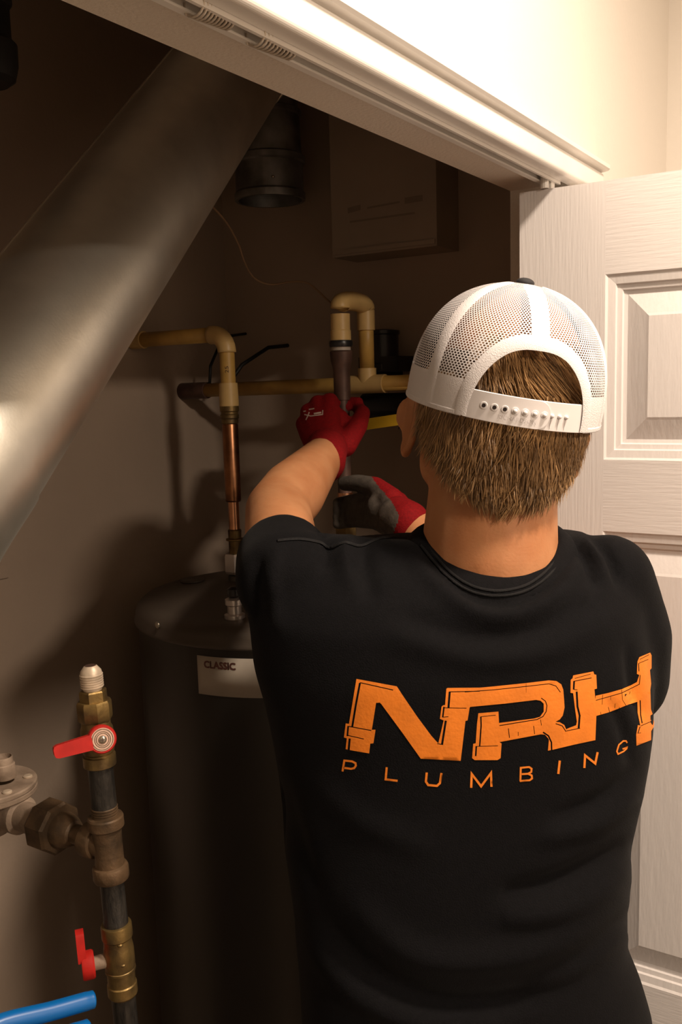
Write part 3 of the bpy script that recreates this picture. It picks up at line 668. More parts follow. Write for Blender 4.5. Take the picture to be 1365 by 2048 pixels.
def sring(c, a, b, n=48, e=2.5):
    pts = []
    for k in range(n):
        q = 2*math.pi*k/n; cx, sx = math.cos(q), math.sin(q)
        pts.append(c+PR*a*math.copysign(abs(cx)**(2/e), cx)+PF*b*math.copysign(abs(sx)**(2/e), sx))
    return np.array(pts)
rings = []
for z in list(np.arange(.86, 1.50, .04))+[1.515, 1.54, 1.56, 1.575, 1.585]:
    s, a = .02, .2; b = bz(z)
    for _ in range(25):
        c = np.array([MID[0], MID[1], z])+PF*fz_(z)+PR*s; pts = sring(c, a, b); q = Parr(pts)
        i0, i1 = q[:, 0].argmin(), q[:, 0].argmax()
        tl, tr_ = iL(q[i0, 1]), iR(q[i1, 1]); k = q[:, 2].mean()/FPX
        el_, er_ = (q[i0, 0]-tl)*k, (q[i1, 0]-tr_)*k
        s -= .35*(el_+er_); a += .35*(el_-er_); a = max(a, .03)
    rings.append(pts)
TV = np.vstack(rings); n = 48; TF = [tuple(range(n-1, -1, -1)), tuple((len(rings)-1)*n+k for k in range(n))]
for i in range(len(rings)-1):
    for k in range(n): k2 = (k+1) % n; TF.append((i*n+k, i*n+k2, (i+1)*n+k2, (i+1)*n+k))
lerp = lambda a, b, t: a+(b-a)*t
geos = [(TV, TF)]
geos += limb([NB-ZU*.045-PR*.03, SL], [.055, .054]) + limb([NB-ZU*.045+PR*.03, SR_], [.055, .050])
geos += limb([SL, lerp(SL, LE, .22)], [.054, .054])
geos += limb([SR_, U(1240, 1270, 1.02), U(1234, 1352, 1.05)], [.050, .056, .058])
SV, SF = blob(geos, .0055, 14, .5)
# folds: soft ridges and creases worked into the cloth
SN = normals(SV, SF); q = Parr(SV); facing = ((CAM-SV)*SN).sum(1) > 0
def fold(pts, amp, w):
    global SV
    pp = np.array(smooth_path([np.array([*p, 0.]) for p in pts], 8))[:, :2]
    d2 = np.full(len(SV), 1e9); par = np.zeros(len(SV))
    for i in range(len(pp)-1):
        a, b = pp[i], pp[i+1]; ab = b-a; t = np.clip(((q[:, :2]-a) @ ab)/(ab @ ab+1e-9), 0, 1)
        dd_ = ((q[:, :2]-(a+t[:, None]*ab))**2).sum(1); m = dd_ < d2; d2[m] = dd_[m]; par[m] = (i+t[m])/(len(pp)-1)
    f = np.exp(-d2/(2*w*w))*np.sin(np.clip(par, 0, 1)*math.pi*.96+.06)**.6*facing
    SV = SV+SN*(1.45*amp*f)[:, None]
for pts, amp, w in [
    ([(838, 1100), (900, 1165), (960, 1200), (1030, 1205), (1095, 1170), (1140, 1110)], -.005, 10),
    ([(815, 1095), (880, 1170), (950, 1222), (1030, 1228), (1110, 1190), (1160, 1120)], .005, 14),
    ([(1145, 1080), (1175, 1120), (1190, 1170)], -.006, 8), ([(1180, 1075), (1215, 1110), (1240, 1170)], -.005, 8),
    ([(1165, 1075), (1195, 1115), (1215, 1170)], .005, 9),
    ([(640, 1060), (655, 1095), (650, 1140)], -.006, 11), ([(700, 1075), (690, 1110), (700, 1170)], .005, 12), ([(735, 1078), (730, 1120), (745, 1200)], -.005, 12),
    ([(520, 1110), (510, 1170), (515, 1240)], -.004, 9), ([(555, 1090), (545, 1160), (560, 1260)], .004, 11),
    ([(800, 1230), (950, 1275), (1080, 1260), (1180, 1200)], -.005, 18), ([(780, 1270), (950, 1315), (1100, 1300), (1220, 1240)], .004, 20),
    ([(640, 1830), (720, 1930), (850, 2000), (1000, 2005), (1150, 1950), (1255, 1850)], -.008, 18), ([(620, 1880), (720, 1990), (850, 2045), (1000, 2050)], .007, 20),
    ([(700, 1800), (820, 1905), (960, 1920), (1120, 1880), (1250, 1780)], .007, 22), ([(1000, 1790), (1120, 1760), (1255, 1690)], -.006, 14), ([(1000, 1840), (1130, 1815), (1256, 1740)], .006, 16),
    ([(1060, 1985), (1160, 1940), (1256, 1860)], .007, 14), ([(1100, 1640), (1200, 1600), (1285, 1530)], -.004, 12), ([(1080, 1680), (1190, 1650), (1275, 1590)], .004, 12),
    ([(1255, 1290), (1270, 1380), (1290, 1440)], -.004, 9), ([(560, 1560), (600, 1700), (640, 1800)], -.004, 14),
    ([(620, 1560), (720, 1640), (860, 1700)], .003, 20), ([(1220, 1400), (1250, 1470), (1262, 1530)], -.003, 9)]:
    fold(pts, amp, w)
shirt = mk('shirt', (SV, SF), M['shirt'], man, True); shirt['label'] = 'black crew-neck shirt with orange back print'
sbvh = BVHTree.FromPolygons([tuple(v) for v in SV], SF)
def on_shirt(px, py, off=.0006):
    d = Vector(ray(px, py)).normalized(); h, nn, i, t = sbvh.ray_cast(Vector(CAM), d)
    if h is None: return None
    if nn.dot(d) > 0: nn = -nn
    return np.array(h+nn*off)
def strip_on_shirt(pts, w, off=.0012, n=8, hgt=.0012):
    pp = np.array(smooth_path([np.array([*p, 0.]) for p in pts], n))[:, :2]; V, F = [], []
    for i, p in enumerate(pp):
        t = pp[min(i+1, len(pp)-1)]-pp[max(i-1, 0)]; t = t/np.linalg.norm(t); nrm = np.array([-t[1], t[0]])*w/2
        for s_, o_ in ((-1, 0), (0, hgt), (1, 0)):
            h = on_shirt(*(p+nrm*s_), off+o_)
            if h is None: h = V[-3] if len(V) >= 3 else U(*p, 1.)
            V.append(h)
    for i in range(len(pp)-1): a = 3*i; F += [(a, a+1, a+4, a+3), (a+1, a+2, a+5, a+4)]
    return np.array(V), F
for pts in ([(556, 1082), (600, 1079), (640, 1086), (660, 1096), (690, 1086), (722, 1092), (760, 1078), (800, 1074)], [(842, 1092), (890, 1148), (940, 1182), (1000, 1192), (1060, 1178), (1110, 1138), (1128, 1090)], [(850, 1086), (896, 1140), (944, 1172), (1000, 1182), (1058, 1168), (1104, 1130), (1122, 1086)]):
    mk('seam', strip_on_shirt(pts, 5), M['stitch'], shirt, True)
# collar band
CN = NB+ZU*.004
V, F = [], []
nA = 64
for k in range(nA):
    qa = 2*math.pi*k/nA; rad = PR*math.cos(qa)*.0815+PF*math.sin(qa)*.076; rd = rad/np.linalg.norm(rad)
    c = CN+rad+ZU*(.021*math.sin(qa)+.018*abs(math.cos(qa))**2-.006)
    out = rd*.75+ZU*-.66; nr = rd*.66+ZU*.75
    for j in range(10):
        b_ = 2*math.pi*j/10; V.append(c+out*.0135*math.cos(b_)+nr*.0042*math.sin(b_))
for k in range(nA):
    k2 = (k+1) % nA
    for j in range(10): j2 = (j+1) % 10; F.append((k*10+j, k2*10+j, k2*10+j2, k*10+j2))
mk('collar', (V, F), M['shirt'], shirt, True)

# ---- back print
def c1(*p): return [(670+x/4.707, 1330+y/4.707) for x, y in p]
def c2(*p): return [(930+x/5.056, 1320+y/5.056) for x, y in p]
def c3(*p): return [(1120+x/6.205, 1280+y/6.205) for x, y in p]
OUT = (c1((205, 130), (585, 200), (630, 270), (780, 490), (910, 665), (955, 715), (975, 735), (1025, 520), (990, 505), (1005, 390), (1020, 378), (1038, 375), (1050, 222), (1062, 215), (1365, 212)) +
       c2((300, 265), (620, 232), (850, 205), (925, 212), (975, 245), (995, 300), (1003, 400), (1008, 480), (990, 560), (960, 600), (918, 622), (960, 628), (1005, 655), (1025, 700), (1040, 690), (1125, 658), (1132, 620), (1112, 480), (1095, 335), (1068, 330), (1070, 200), (1088, 185), (1095, 155), (1298, 115), (1308, 145), (1328, 148), (1335, 288), (1310, 295), (1318, 395)) +
       c3((445, 690), (600, 655), (770, 608), (880, 560), (955, 520), (985, 432), (955, 420), (962, 265), (985, 212), (1118, 155), (1135, 190), (1135, 350), (1115, 372), (1130, 540), (1120, 620), (1128, 860), (1168, 975), (1165, 1070), (1130, 1130), (1130, 1240), (950, 1310), (945, 1175), (965, 1055), (995, 1060), (962, 900), (960, 765), (810, 815), (610, 895), (452, 940), (440, 1240)) +
       c2((1100, 855), (890, 905), (840, 915), (850, 800), (810, 752), (765, 750), (500, 800), (350, 828), (372, 842), (362, 990), (330, 1010), (100, 1010), (74, 990), (85, 845), (110, 840), (124, 640), (137, 537), (340, 520), (346, 635), (700, 590), (760, 572), (797, 520), (797, 440), (765, 410), (720, 402), (400, 440), (58, 472)) +
       c1((1270, 398), (1250, 520), (1230, 525), (1185, 900), (810, 880), (640, 640), (440, 368), (425, 352), (390, 355), (350, 608), (385, 607), (365, 735), (335, 738), (325, 830), (150, 800), (104, 790), (115, 688), (88, 680), (105, 547), (135, 552)))
def stroke(pts, w):
    """polyline -> closed outline of the given width"""
    p = np.array(pts, float); L, R = [], []
    for i in range(len(p)):
        a = p[i]-p[i-1] if i > 0 else None; b = p[i+1]-p[i] if i < len(p)-1 else None
        da = a/np.linalg.norm(a) if a is not None else None; db = b/np.linalg.norm(b) if b is not None else None
        if da is None: n_ = np.array([-db[1], db[0]]); m = 1.
        elif db is None: n_ = np.array([-da[1], da[0]]); m = 1.
        else:
            t = da+db; t = t/(np.linalg.norm(t)+1e-9); n_ = np.array([-t[1], t[0]]); m = 1/max(.35, n_ @ np.array([-da[1], da[0]]))
        L.append(p[i]+n_*w/2*m); R.append(p[i]-n_*w/2*m)
    return [tuple(v) for v in L]+[tuple(v) for v in R[::-1]]
CUT = []
for f_, pts, w in [
    (c1, [(238, 168), (200, 370), (165, 585)], 19), (c1, [(238, 165), (550, 235)], 9), (c1, [(130, 575), (345, 615)], 9), (c1, [(128, 572), (120, 668)], 16), (c1, [(122, 660), (275, 695)], 8), (c1, [(142, 690), (132, 805)], 20),
    (c1, [(1082, 250), (1070, 400)], 20), (c1, [(1080, 252), (1365, 245)], 8), (c1, [(1028, 392), (1016, 492)], 15), (c1, [(1030, 402), (1240, 405)], 7), (c1, [(1015, 490), (1070, 485)], 7), (c1, [(1045, 522), (1010, 745)], 20), (c1, [(965, 738), (1020, 748)], 8),
    (c2, [(0, 322), (300, 300), (620, 266), (850, 240), (920, 262), (966, 325)], 8), (c2, [(772, 384), (815, 415), (830, 460), (822, 520), (790, 570), (730, 600), (350, 662)], 9), (c2, [(312, 556), (162, 572)], 7), (c2, [(162, 570), (165, 660), (150, 872)], 14), (c2, [(108, 872), (335, 866)], 7), (c2, [(116, 875), (110, 970)], 16),
    (c2, [(790, 728), (845, 765), (875, 830), (878, 915)], 15), (c2, [(918, 642), (985, 665), (1022, 722)], 9), (c2, [(1025, 716), (1165, 688)], 8), (c2, [(1130, 318), (1138, 470), (1160, 560), (1150, 692)], 20), (c2, [(1104, 212), (1100, 298)], 18), (c2, [(1104, 214), (1280, 180)], 8), (c2, [(1110, 186), (1270, 142)], 6), (c2, [(1098, 296), (1138, 302)], 7),
    (c3, [(445, 748), (770, 655), (985, 547), (995, 432)], 9), (c3, [(975, 290), (1095, 240)], 7), (c3, [(990, 240), (1105, 182)], 7), (c3, [(976, 290), (980, 388)], 11), (c3, [(995, 745), (1000, 930), (1018, 1032)], 14), (c3, [(1000, 1066), (1168, 994)], 8), (c3, [(992, 1075), (966, 1158)], 11), (c3, [(962, 1156), (1005, 1150)], 6),
    (c3, [(530, 680), (522, 800)], 6), (c3, [(765, 615), (775, 740), (822, 815)], 6), (c3, [(598, 830), (615, 898)], 7), (c3, [(685, 785), (680, 842)], 6), (c3, [(505, 890), (510, 930)], 5), (c3, [(738, 830), (742, 865)], 6), (c3, [(870, 640), (860, 672)], 6), (c3, [(630, 700), (628, 740)], 5),
    (c2, [(440, 690), (452, 785)], 8), (c2, [(695, 665), (706, 748)], 7), (c2, [(540, 725), (540, 765)], 6), (c2, [(620, 236), (620, 330)], 3), (c2, [(765, 600), (775, 660)], 6)]:
    CUT.append(stroke(f_(*pts), w/{c1: 4.707, c2: 5.056, c3: 6.205}[f_]))
LET = []
for f_, pts, w in [
    (c1, [(75, 1000), (92, 897), (165, 905), (197, 922), (200, 945), (185, 968), (155, 975), (85, 965)], 19), (c1, [(490, 960), (480, 1075), (592, 1088)], 20), (c1, [(866, 1010), (858, 1095), (880, 1128), (962, 1136), (990, 1110), (1005, 1015)], 21),
    (c2, [(65, 1290), (70, 1150), (165, 1275), (265, 1140), (270, 1280)], 23), (c2, [(562, 1222), (566, 1088), (650, 1080), (675, 1097), (672, 1130), (640, 1148), (575, 1152)], 19), (c2, [(640, 1148), (676, 1165), (680, 1195), (655, 1214), (556, 1222)], 19), (c2, [(960, 1015), (945, 1150)], 23), (c2, [(1208, 1090), (1215, 962), (1318, 1045), (1342, 930)], 22),
    (c3, [(835, 1275), (820, 1250), (785, 1252), (730, 1300), (706, 1380), (722, 1414), (790, 1380), (828, 1345), (832, 1330), (775, 1352)], 19)]:
    LET.append(stroke(f_(*pts), w/{c1: 4.707, c2: 5.056, c3: 6.205}[f_]))
def inpoly(pts, poly):
    p = np.array(poly); x, y = pts[:, 0], pts[:, 1]; r = np.zeros(len(pts), bool); j = len(p)-1
    for i in range(len(p)):
        xi, yi, xj, yj = p[i, 0], p[i, 1], p[j, 0], p[j, 1]
        c = ((yi > y) != (yj > y)) & (x < (xj-xi)*(y-yi)/(yj-yi+1e-12)+xi); r ^= c; j = i
    return r
def print_mesh(outer, cuts, step):
    pts, edges = [], []
    for poly in [outer]+cuts:
        s = len(pts); m = 0
        for i in range(len(poly)):
            a, b = np.array(poly[i]), np.array(poly[(i+1) % len(poly)]); k = max(1, int(np.linalg.norm(b-a)/step))
            for t in range(k): pts.append(tuple(a+(b-a)*t/k)); m += 1
        edges += [(s+i, s+(i+1) % m) for i in range(m)]
    o = np.array(outer); gx, gy = np.meshgrid(np.arange(o[:, 0].min(), o[:, 0].max(), step), np.arange(o[:, 1].min(), o[:, 1].max(), step))
    g = np.stack([gx.ravel(), gy.ravel()], 1); g = g[inpoly(g, outer)]; pts += [tuple(v) for v in g]
    V, _, F, *_ = delaunay_2d_cdt([Vector(p) for p in pts], edges, [], 0, 1e-4)
    V = np.array([tuple(v) for v in V]); F = [f for f in F]
    cen = np.array([V[list(f)].mean(0) for f in F]); keep = inpoly(cen, outer)
    for c in cuts: keep &= ~inpoly(cen, c)
    F = [f for f, k in zip(F, keep) if k]; used = sorted({i for f in F for i in f}); idx = {u: i for i, u in enumerate(used)}
    W3 = [on_shirt(*V[u]) for u in used]; ok = [w is not None for w in W3]; W3 = [w if w is not None else np.zeros(3) for w in W3]
    F = [tuple(idx[i] for i in f) for f in F if all(ok[idx[i]] for i in f)]
    return np.array(W3), F
def islands(geo):
    V, F = geo; par = list(range(len(V)))
    def find(a):
        while par[a] != a: par[a] = par[par[a]]; a = par[a]
        return a
    for f in F:
        for i in f[1:]: par[find(i)] = find(f[0])
    gr = {}
    for f in F: gr.setdefault(find(f[0]), []).append(f)
    for fs in sorted(gr.values(), key=len, reverse=True):
        us = sorted({i for f in fs for i in f}); ix = {u: i for i, u in enumerate(us)}; yield V[us], [tuple(ix[i] for i in f) for f in fs]
for g_ in islands(print_mesh(OUT, CUT, 9)): mk('logo_lettering', g_, M['print'], shirt, True)['label'] = 'orange NRH lettering drawn as pipes'
for L_ in LET: mk('word_letter', print_mesh(L_, [], 7), M['print'], shirt, True)

# ---- body (skin)
def loc_ball(c, r): return ball(HD(*c), r, 24, 16, HR3)
bg = [loc_ball((0, -.006, .018), (.078, .098, .100)), loc_ball((0, .030, -.050), (.063, .064, .070)), loc_ball((0, -.030, -.035), (.073, .066, .078)), loc_ball((0, .072, -.098), (.027, .022, .022)),
      loc_ball((0, .098, -.028), (.012, .017, .020)), loc_ball((0, .092, -.008), (.009, .012, .024)), loc_ball((.032, .080, .008), (.024, .013, .009)), loc_ball((-.032, .080, .008), (.024, .013, .009)), loc_ball((.036, .070, -.035), (.02, .018, .018)), loc_ball((-.036, .070, -.035), (.02, .018, .018)), loc_ball((-.056, .020, -.075), (.016, .045, .030)), loc_ball((.056, .020, -.075), (.016, .045, .030))]
bg += limb([HD(0, -.018, -.055), lerp(HD(-.003, -.018, -.055), NB, .5), NB-PR*.002, NB-ZU*.06], [.066, .069, .0735, .070])
bg += limb([NB-ZU*.06, MID-ZU*.12, MID-ZU*.3+PR*.015-PF*.01, MID-ZU*.55+PR*.02-PF*.03], [.07, .085, .09, .10])
bg += limb([SL, LE, lerp(LE, LW, .28), LW, lerp(LW, U(664, 855, 1.53), .3)], [.044, .044, .0465, .031, .026])
bg += limb([SR_, RE, lerp(RE, RW, .28), RW, lerp(RW, U(775, 1012, 1.475), .4)], [.042, .044, .045, .030, .026])
BV, BF = blob(bg, .0048, 7, .5)
def ear(sd):
    g = []; e = HD(sd*.0915, .002, -.030)
    ex_, ey, ez = hr*sd*.94-hf*.34, hf*.94+hr*sd*.34, hu     # normal of the flap, along, up (flares outwards at the back)
    R = np.stack([ex_, ey, ez]); g.append(ball(e, (.0055, .0175, .036), 16, 12, R))
    rim = [e+ey*(-.0185*math.sin(t)+.001)+ez*(.038*math.cos(t))+ex_*.003 for t in np.linspace(-.5, 3.0, 16)]
    g += [tube(rim, .0048, 10)]; g += [ball(e-ez*.034+ey*.001, (.006, .009, .012), 12, 8, R), ball(e+ey*.014, (.012, .008, .018), 12, 8, R)]
    return blob(g, .0026, 5, .5)
eL, eR = ear(-1), ear(1)
body = mk('body', join((BV, BF), eL, eR), M['skin'], man, True)
for s in (-1, 1):
    ey_ = mk('eye', ball(HD(s*.031, .082, -.006), .0115, 16, 12), M['eye'], body, True)
    mk('iris', lathe([(.0055, 0), (.004, .001), (.001, .0013)], HD(s*.031, .0931, -.006), hf, 16), M['iris'], body, True)
mk('lips', join(loc_ball((0, .094, -.066), (.022, .008, .005)), loc_ball((0, .093, -.074), (.019, .008, .006))), M['lip'], body, True)

# ---- hair
HO = np.array([0, -.012, -.004])
_hz = [-.16, -.13, -.10, -.06, -.02, .02, .05, .08, .10, .11]
_hx = [.0695, .0725, .0785, .0850, .0880, .0865, .0775, .055, .030, .012]
_hy = [.0740, .0800, .0880, .0970, .1010, .1000, .0920, .068, .040, .016]
def hp_(u, z):   # point on the hair envelope: u azimuth from the back (+ right), z local height
    return np.array([np.interp(z, _hz, _hx)*math.sin(u), HO[1]-np.interp(z, _hz, _hy)*math.cos(u), z])
def hline(u):    # lowest hair by azimuth
    a = abs(u); return float(np.interp(a, [0, .35, .6, .8, 1.0, 1.2, 1.35, 1.6, 2.2, 3.2], [-.098, -.094, -.088, -.078, -.065, -.052, -.045, -.035, .0, .045]))
V, F = [], []; nu, nz = 96, 30
for i in range(nu):
    u = -math.pi+2*math.pi*i/nu
    for j in range(nz):
        z = hline(u)+(.098-hline(u))*j/(nz-1); p = hp_(u, z); k = .93 if j > 0 else .86
        p = HO+(p-HO)*np.array([k, k, 1]); V.append(HD(*p))
for i in range(nu):
    i2 = (i+1) % nu
    for j in range(nz-1): F.append((i*nz+j, i2*nz+j, i2*nz+j+1, i*nz+j+1))
V.append(HD(0, -.012, .107)); F += [(i*nz+nz-1, ((i+1) % nu)*nz+nz-1, len(V)-1) for i in range(nu)]
hair = mk('hair', (V, F), M['scalp'], man, True); hair['label'] = 'short brown hair combed down below the cap'
V, F, T = [], [], []
def strand(u, z, L, tone, flow, lift):
    d = np.array([flow, -1.]); p = hp_(u, z)*1.0; k0 = .955+.03*random.random(); pts = []
    for s in range(6):
        t = s/5; uu = u+flow*L*t/.09; zz = z-L*t; q_ = hp_(uu, max(zz, -.16)); q_[2] = zz
        kk = k0+(lift*t*(1-.35*t)); pts.append(HO+(q_-HO)*np.array([kk, kk, 1]))
    a = random.random()*6.28; w0 = .00050+.00035*random.random(); b = len(V)
    for s, p_ in enumerate(pts):
        tv = pts[min(s+1, 5)]-pts[max(s-1, 0)]; tv /= np.linalg.norm(tv)+1e-9; nrm = p_-HO; nrm /= np.linalg.norm(nrm)
        sd = np.cross(tv, nrm); sd /= np.linalg.norm(sd)+1e-9; w = w0*(1 if s < 3 else 1-.28*(s-2))
        V.append(HD(*(p_-sd*w))); V.append(HD(*(p_+nrm*w*.8))); V.append(HD(*(p_+sd*w)))
        T.extend([min(1, tone*(.6+.6*s/5))]*3)
    for s in range(5): c = b+3*s; F.append((c, c+1, c+4, c+3)); F.append((c+1, c+2, c+5, c+4))
clump = [(random.uniform(-1.9, 1.9), random.uniform(-.12, .085), random.random(), random.uniform(-.35, .35)) for _ in range(420)]
ca = np.array([(c[0]*.09, c[1]) for c in clump])
for k in range(17000):
    u = random.uniform(-1.75, 1.75); zl_ = hline(u); z = random.uniform(zl_+.006, .085)
    if z > .028 and abs(u) > .85: continue
    j = int(((ca-np.array([u*.09, z]))**2).sum(1).argmin()); tone = min(1, max(0, .12+.5*clump[j][2]+.5*random.random()**2))
    L = random.uniform(.014, .036) if z > zl_+.035 else random.uniform(.008, .020)
    fl_ = clump[j][3]*.85+random.gauss(0, .16)+(.25*math.copysign(1, -u) if z < -.08 else 0)
    if z > .028: fl_ += 1.1 if u > -.15 else .55
    strand(u, z, L, tone, fl_, random.uniform(-.01, .06)+.10*random.random()**5+(.03 if z < zl_+.03 else 0))
hs_ = mk('hair_strands', (V, F), M['hair'], hair); hs_['kind'] = 'stuff'
at = hs_.data.attributes.new('tone', 'FLOAT', 'POINT'); at.data.foreach_set('value', np.array(T, dtype=np.float32))

# ---- cap
CA, CBk, CH, CZ = .1035, .1235, .1300, -.008
def capp(u, h, k=1.):
    t = min(max(h/CH, 0), 1); r = (1-t**2.55)**(1/2.15); r = r*(1-.025*(1-t)) if t < 1 else 0
    return np.array([CA*k*r*math.sin(u), -.004-CBk*k*r*math.cos(u), CZ+h*(k if h > .06 else 1)])
U0 = .635
def arch(u):
    a = abs(u)/U0; return .076*(1-a**2.6)**(1/2.0) if a < 1 else -1
nu, nv = 320, 90; V, F, UVs, MI = [], [], [], []
hs = [CH*math.sin(math.pi/2*j/nv)**1.0 for j in range(nv+1)]
arc = [0]
for j in range(1, nv+1):
    a_, b_ = capp(0, hs[j-1]), capp(0, hs[j]); arc.append(arc[-1]+np.linalg.norm(a_-b_))
for i in range(nu+1):
    u = -math.pi+2*math.pi*i/nu
    for j in range(nv+1): V.append(HD(*capp(u, hs[j])))
for i in range(nu):
    u = -math.pi+2*math.pi*(i+.5)/nu
    for j in range(nv):
        hm = (hs[j]+hs[j+1])/2
        if abs(u) < U0 and hm < arch(u): continue
        a, b = i*(nv+1)+j, (i+1)*(nv+1)+j; F.append((a, b, b+1, a+1))
        MI.append(2 if abs(u) > 1.95 else (1 if hm < .034 else 0))
        u0_, u1_ = (-math.pi+2*math.pi*i/nu)*.110, (-math.pi+2*math.pi*(i+1)/nu)*.110
        UVs += [(u0_+1, arc[j]), (u1_+1, arc[j]), (u1_+1, arc[j+1]), (u0_+1, arc[j+1])]
me = bpy.data.meshes.new('cap'); VV = np.array(V)-base; me.from_pydata([tuple(v) for v in VV], [], F)
for m_ in (M['capmesh'], M['cap'], M['capblack']): me.materials.append(m_)
me.polygons.foreach_set('material_index', MI); me.polygons.foreach_set('use_smooth', [True]*len(F))
uvl = me.uv_layers.new(name='UVMap'); uvl.data.foreach_set('uv', np.array(UVs).ravel()); me.update()
cap = bpy.data.objects.new('cap', me); COL.objects.link(cap); cap.parent = man; cap['label'] = 'white mesh-backed cap with snap strap'
def ribbon(fn, ts, w, k, th=.0012):
    """band along a curve fn(t)->(u,h) on the cap; w half-width in metres"""
    V, F = [], []; C = [np.array(fn(t)) for t in ts]
    for i, (u, h) in enumerate(C):
        d = C[min(i+1, len(C)-1)]-C[max(i-1, 0)]; d = np.array([d[0]*.105, d[1]]); d /= np.linalg.norm(d)+1e-9; nn = np.array([-d[1]/.105, d[0]])
        for s, kk in ((-1, k), (-.6, k+th/.1), (.6, k+th/.1), (1, k), (0, k-.004)):
            r_ = max(.25, (1-(h/CH)**2.25)**.5) if h < CH else .25
            V.append(HD(*capp(u+nn[0]*w*s/r_, min(h+nn[1]*w*s, CH*.9995), kk)))
    for i in range(len(C)-1):
        a = 5*i; b = a+5
        for j in range(5): j2 = (j+1) % 5; F.append((a+j, a+j2, b+j2, b+j))
    return np.array(V), F
mk('back_seam', ribbon(lambda t: (.0, .076+(CH*.995-.076)*t), np.linspace(0, .985, 30), .0085, 1.001, .0006), M['cap'], cap, 'auto')
for s in (-1, 1):
    mk('side_seam', ribbon(lambda t: (s*1.06, .0+(CH*.995)*math.sin(t*math.pi/2)), np.linspace(0, .93, 40), .0075, 1.001, .0006), M['cap'], cap, 'auto')
def archfn(t):
    th = math.pi*t; c, sn = math.cos(th), math.sin(th); return (-U0*1.02*math.copysign(abs(c)**(2/2.6), c), .077*sn**(1/1.0))
mk('arch_trim', ribbon(archfn, np.linspace(0., 1., 60), .0068, 1.003, .0008), M['cap'], cap, 'auto')
mk('lower_band', ribbon(lambda t: (U0*1.0+t*(2*math.pi-2*U0), .0015), np.linspace(0, 1, 120), .0025, 1.002, .0006), M['cap'], cap, 'auto')
mk('button', ball(HD(*(capp(0, CH)+np.array([0, 0, .001]))), (.0095, .0095, .005), 20, 10, HR3), M['capblack'], cap, True)
# bill at the front
V, F = [], []; nb = 24
for zt in (0, -.003):
    for i in range(nb+1):
        a = -1.05+2.1*i/nb
        for j in range(7):
            t = j/6; p = capp(math.pi-a, .004); L = .072*math.cos(a*.9)**.6*t
            V.append(HD(p[0]*(1+.03*t), p[1]+L, p[2]-.012*t*t-.35*abs(p[0])**2/.1*1.6+zt))
k_ = (nb+1)*7
for i in range(nb):
    for j in range(6):
        a = i*7+j; F += [(a, a+7, a+8, a+1), (k_+a, k_+a+1, k_+a+8, k_+a+7)]
for i in range(nb): F += [(i*7+6, (i+1)*7+6, k_+(i+1)*7+6, k_+i*7+6), (i*7, k_+i*7, k_+(i+1)*7, (i+1)*7)]
mk('bill', (V, F), M['capblack'], cap, True)
# strap across the opening
def capsurf(u, h, k): return HD(*capp(u, h, k))
def strap_geo(u0, u1, h0, h1, k, th, rnd, n=40):
    V, F = [], []
    for i in range(n+1):
        u = u0+(u1-u0)*i/n; a, b = h0, h1
        if rnd and u1-u < .13: s = math.sqrt(max(0, 1-((.13-(u1-u))/.13)**2)); m_ = (h0+h1)/2; a, b = m_-(h1-h0)/2*s, m_+(h1-h0)/2*s
        for kk, hh in ((k, a), (k+th, a+.0006), (k+th, b-.0006), (k, b)): V.append(capsurf(u, max(hh, 0)-0, kk)+hu*min(hh, 0))
    for i in range(n):
        a = 4*i; b = a+4
        for j in range(4): j2 = (j+1) % 4; F.append((a+j, a+j2, b+j2, b+j))
    F += [(0, 1, 2, 3), (4*n+3, 4*n+2, 4*n+1, 4*n)]
    return np.array(V), F
uof = lambda px: math.asin(max(-.95, min(.95, (px-1057)*.00046/.1)))
sg = [strap_geo(-.62, uof(1100), -.001, .0265, .992, .010, True), strap_geo(uof(1070), .62, -.001, .0265, .986, .009, False)]
fm = []
holes = []
for k, px in enumerate((966, 986, 1006, 1026, 1046, 1066, 1086)):
    u = uof(px); c = capsurf(u, .0135, 1.0015); nn = hr*math.sin(u)-hf*math.cos(u)
    sg.append(lathe([(.0036, -.001), (.0035, .0002), (.0031, .0004), (.0020, .0003)], c, nn, 16))
    if k < 3: holes.append(lathe([(.0019, -.001), (.0019, .0007)], c, nn, 14))
    else: sg.append(ball(c+nn*.0006, .0022, 12, 8))
for px in (1103, 1120, 1136):
    u = uof(px); nn = hr*math.sin(u)-hf*math.cos(u); sg.append(ball(capsurf(u, .0135, .9955)+nn*.0004, .0021, 10, 8)); sg.append(tube([capsurf(u, .002, .9952), capsurf(u, .012, .9952)], .0005, 6))
tg = text_geo('RICHARDSON', .0058); tw = tg[0][:, 0].max()
def strap_text(dx, dz): return (np.array([capsurf(uof(996)+(v[0]/tw*(uof(1072)-uof(996)))+dx, .0042+v[1]*1.0+dz, 1.0055) for v in tg[0]]), tg[1])
nst = sum(len(f) for _, f in sg); gall = join(*sg, strap_text(0, 0), *holes)
nf = len(gall[1]); nh = sum(len(f) for _, f in holes)
strap = mk('snap_strap', gall, None, cap, 'auto', mats=[M['strap'], M['hole']], fmi=[0]*(nf-nh)+[1]*nh); strap['label'] = 'white plastic snap strap with holes and pegs'

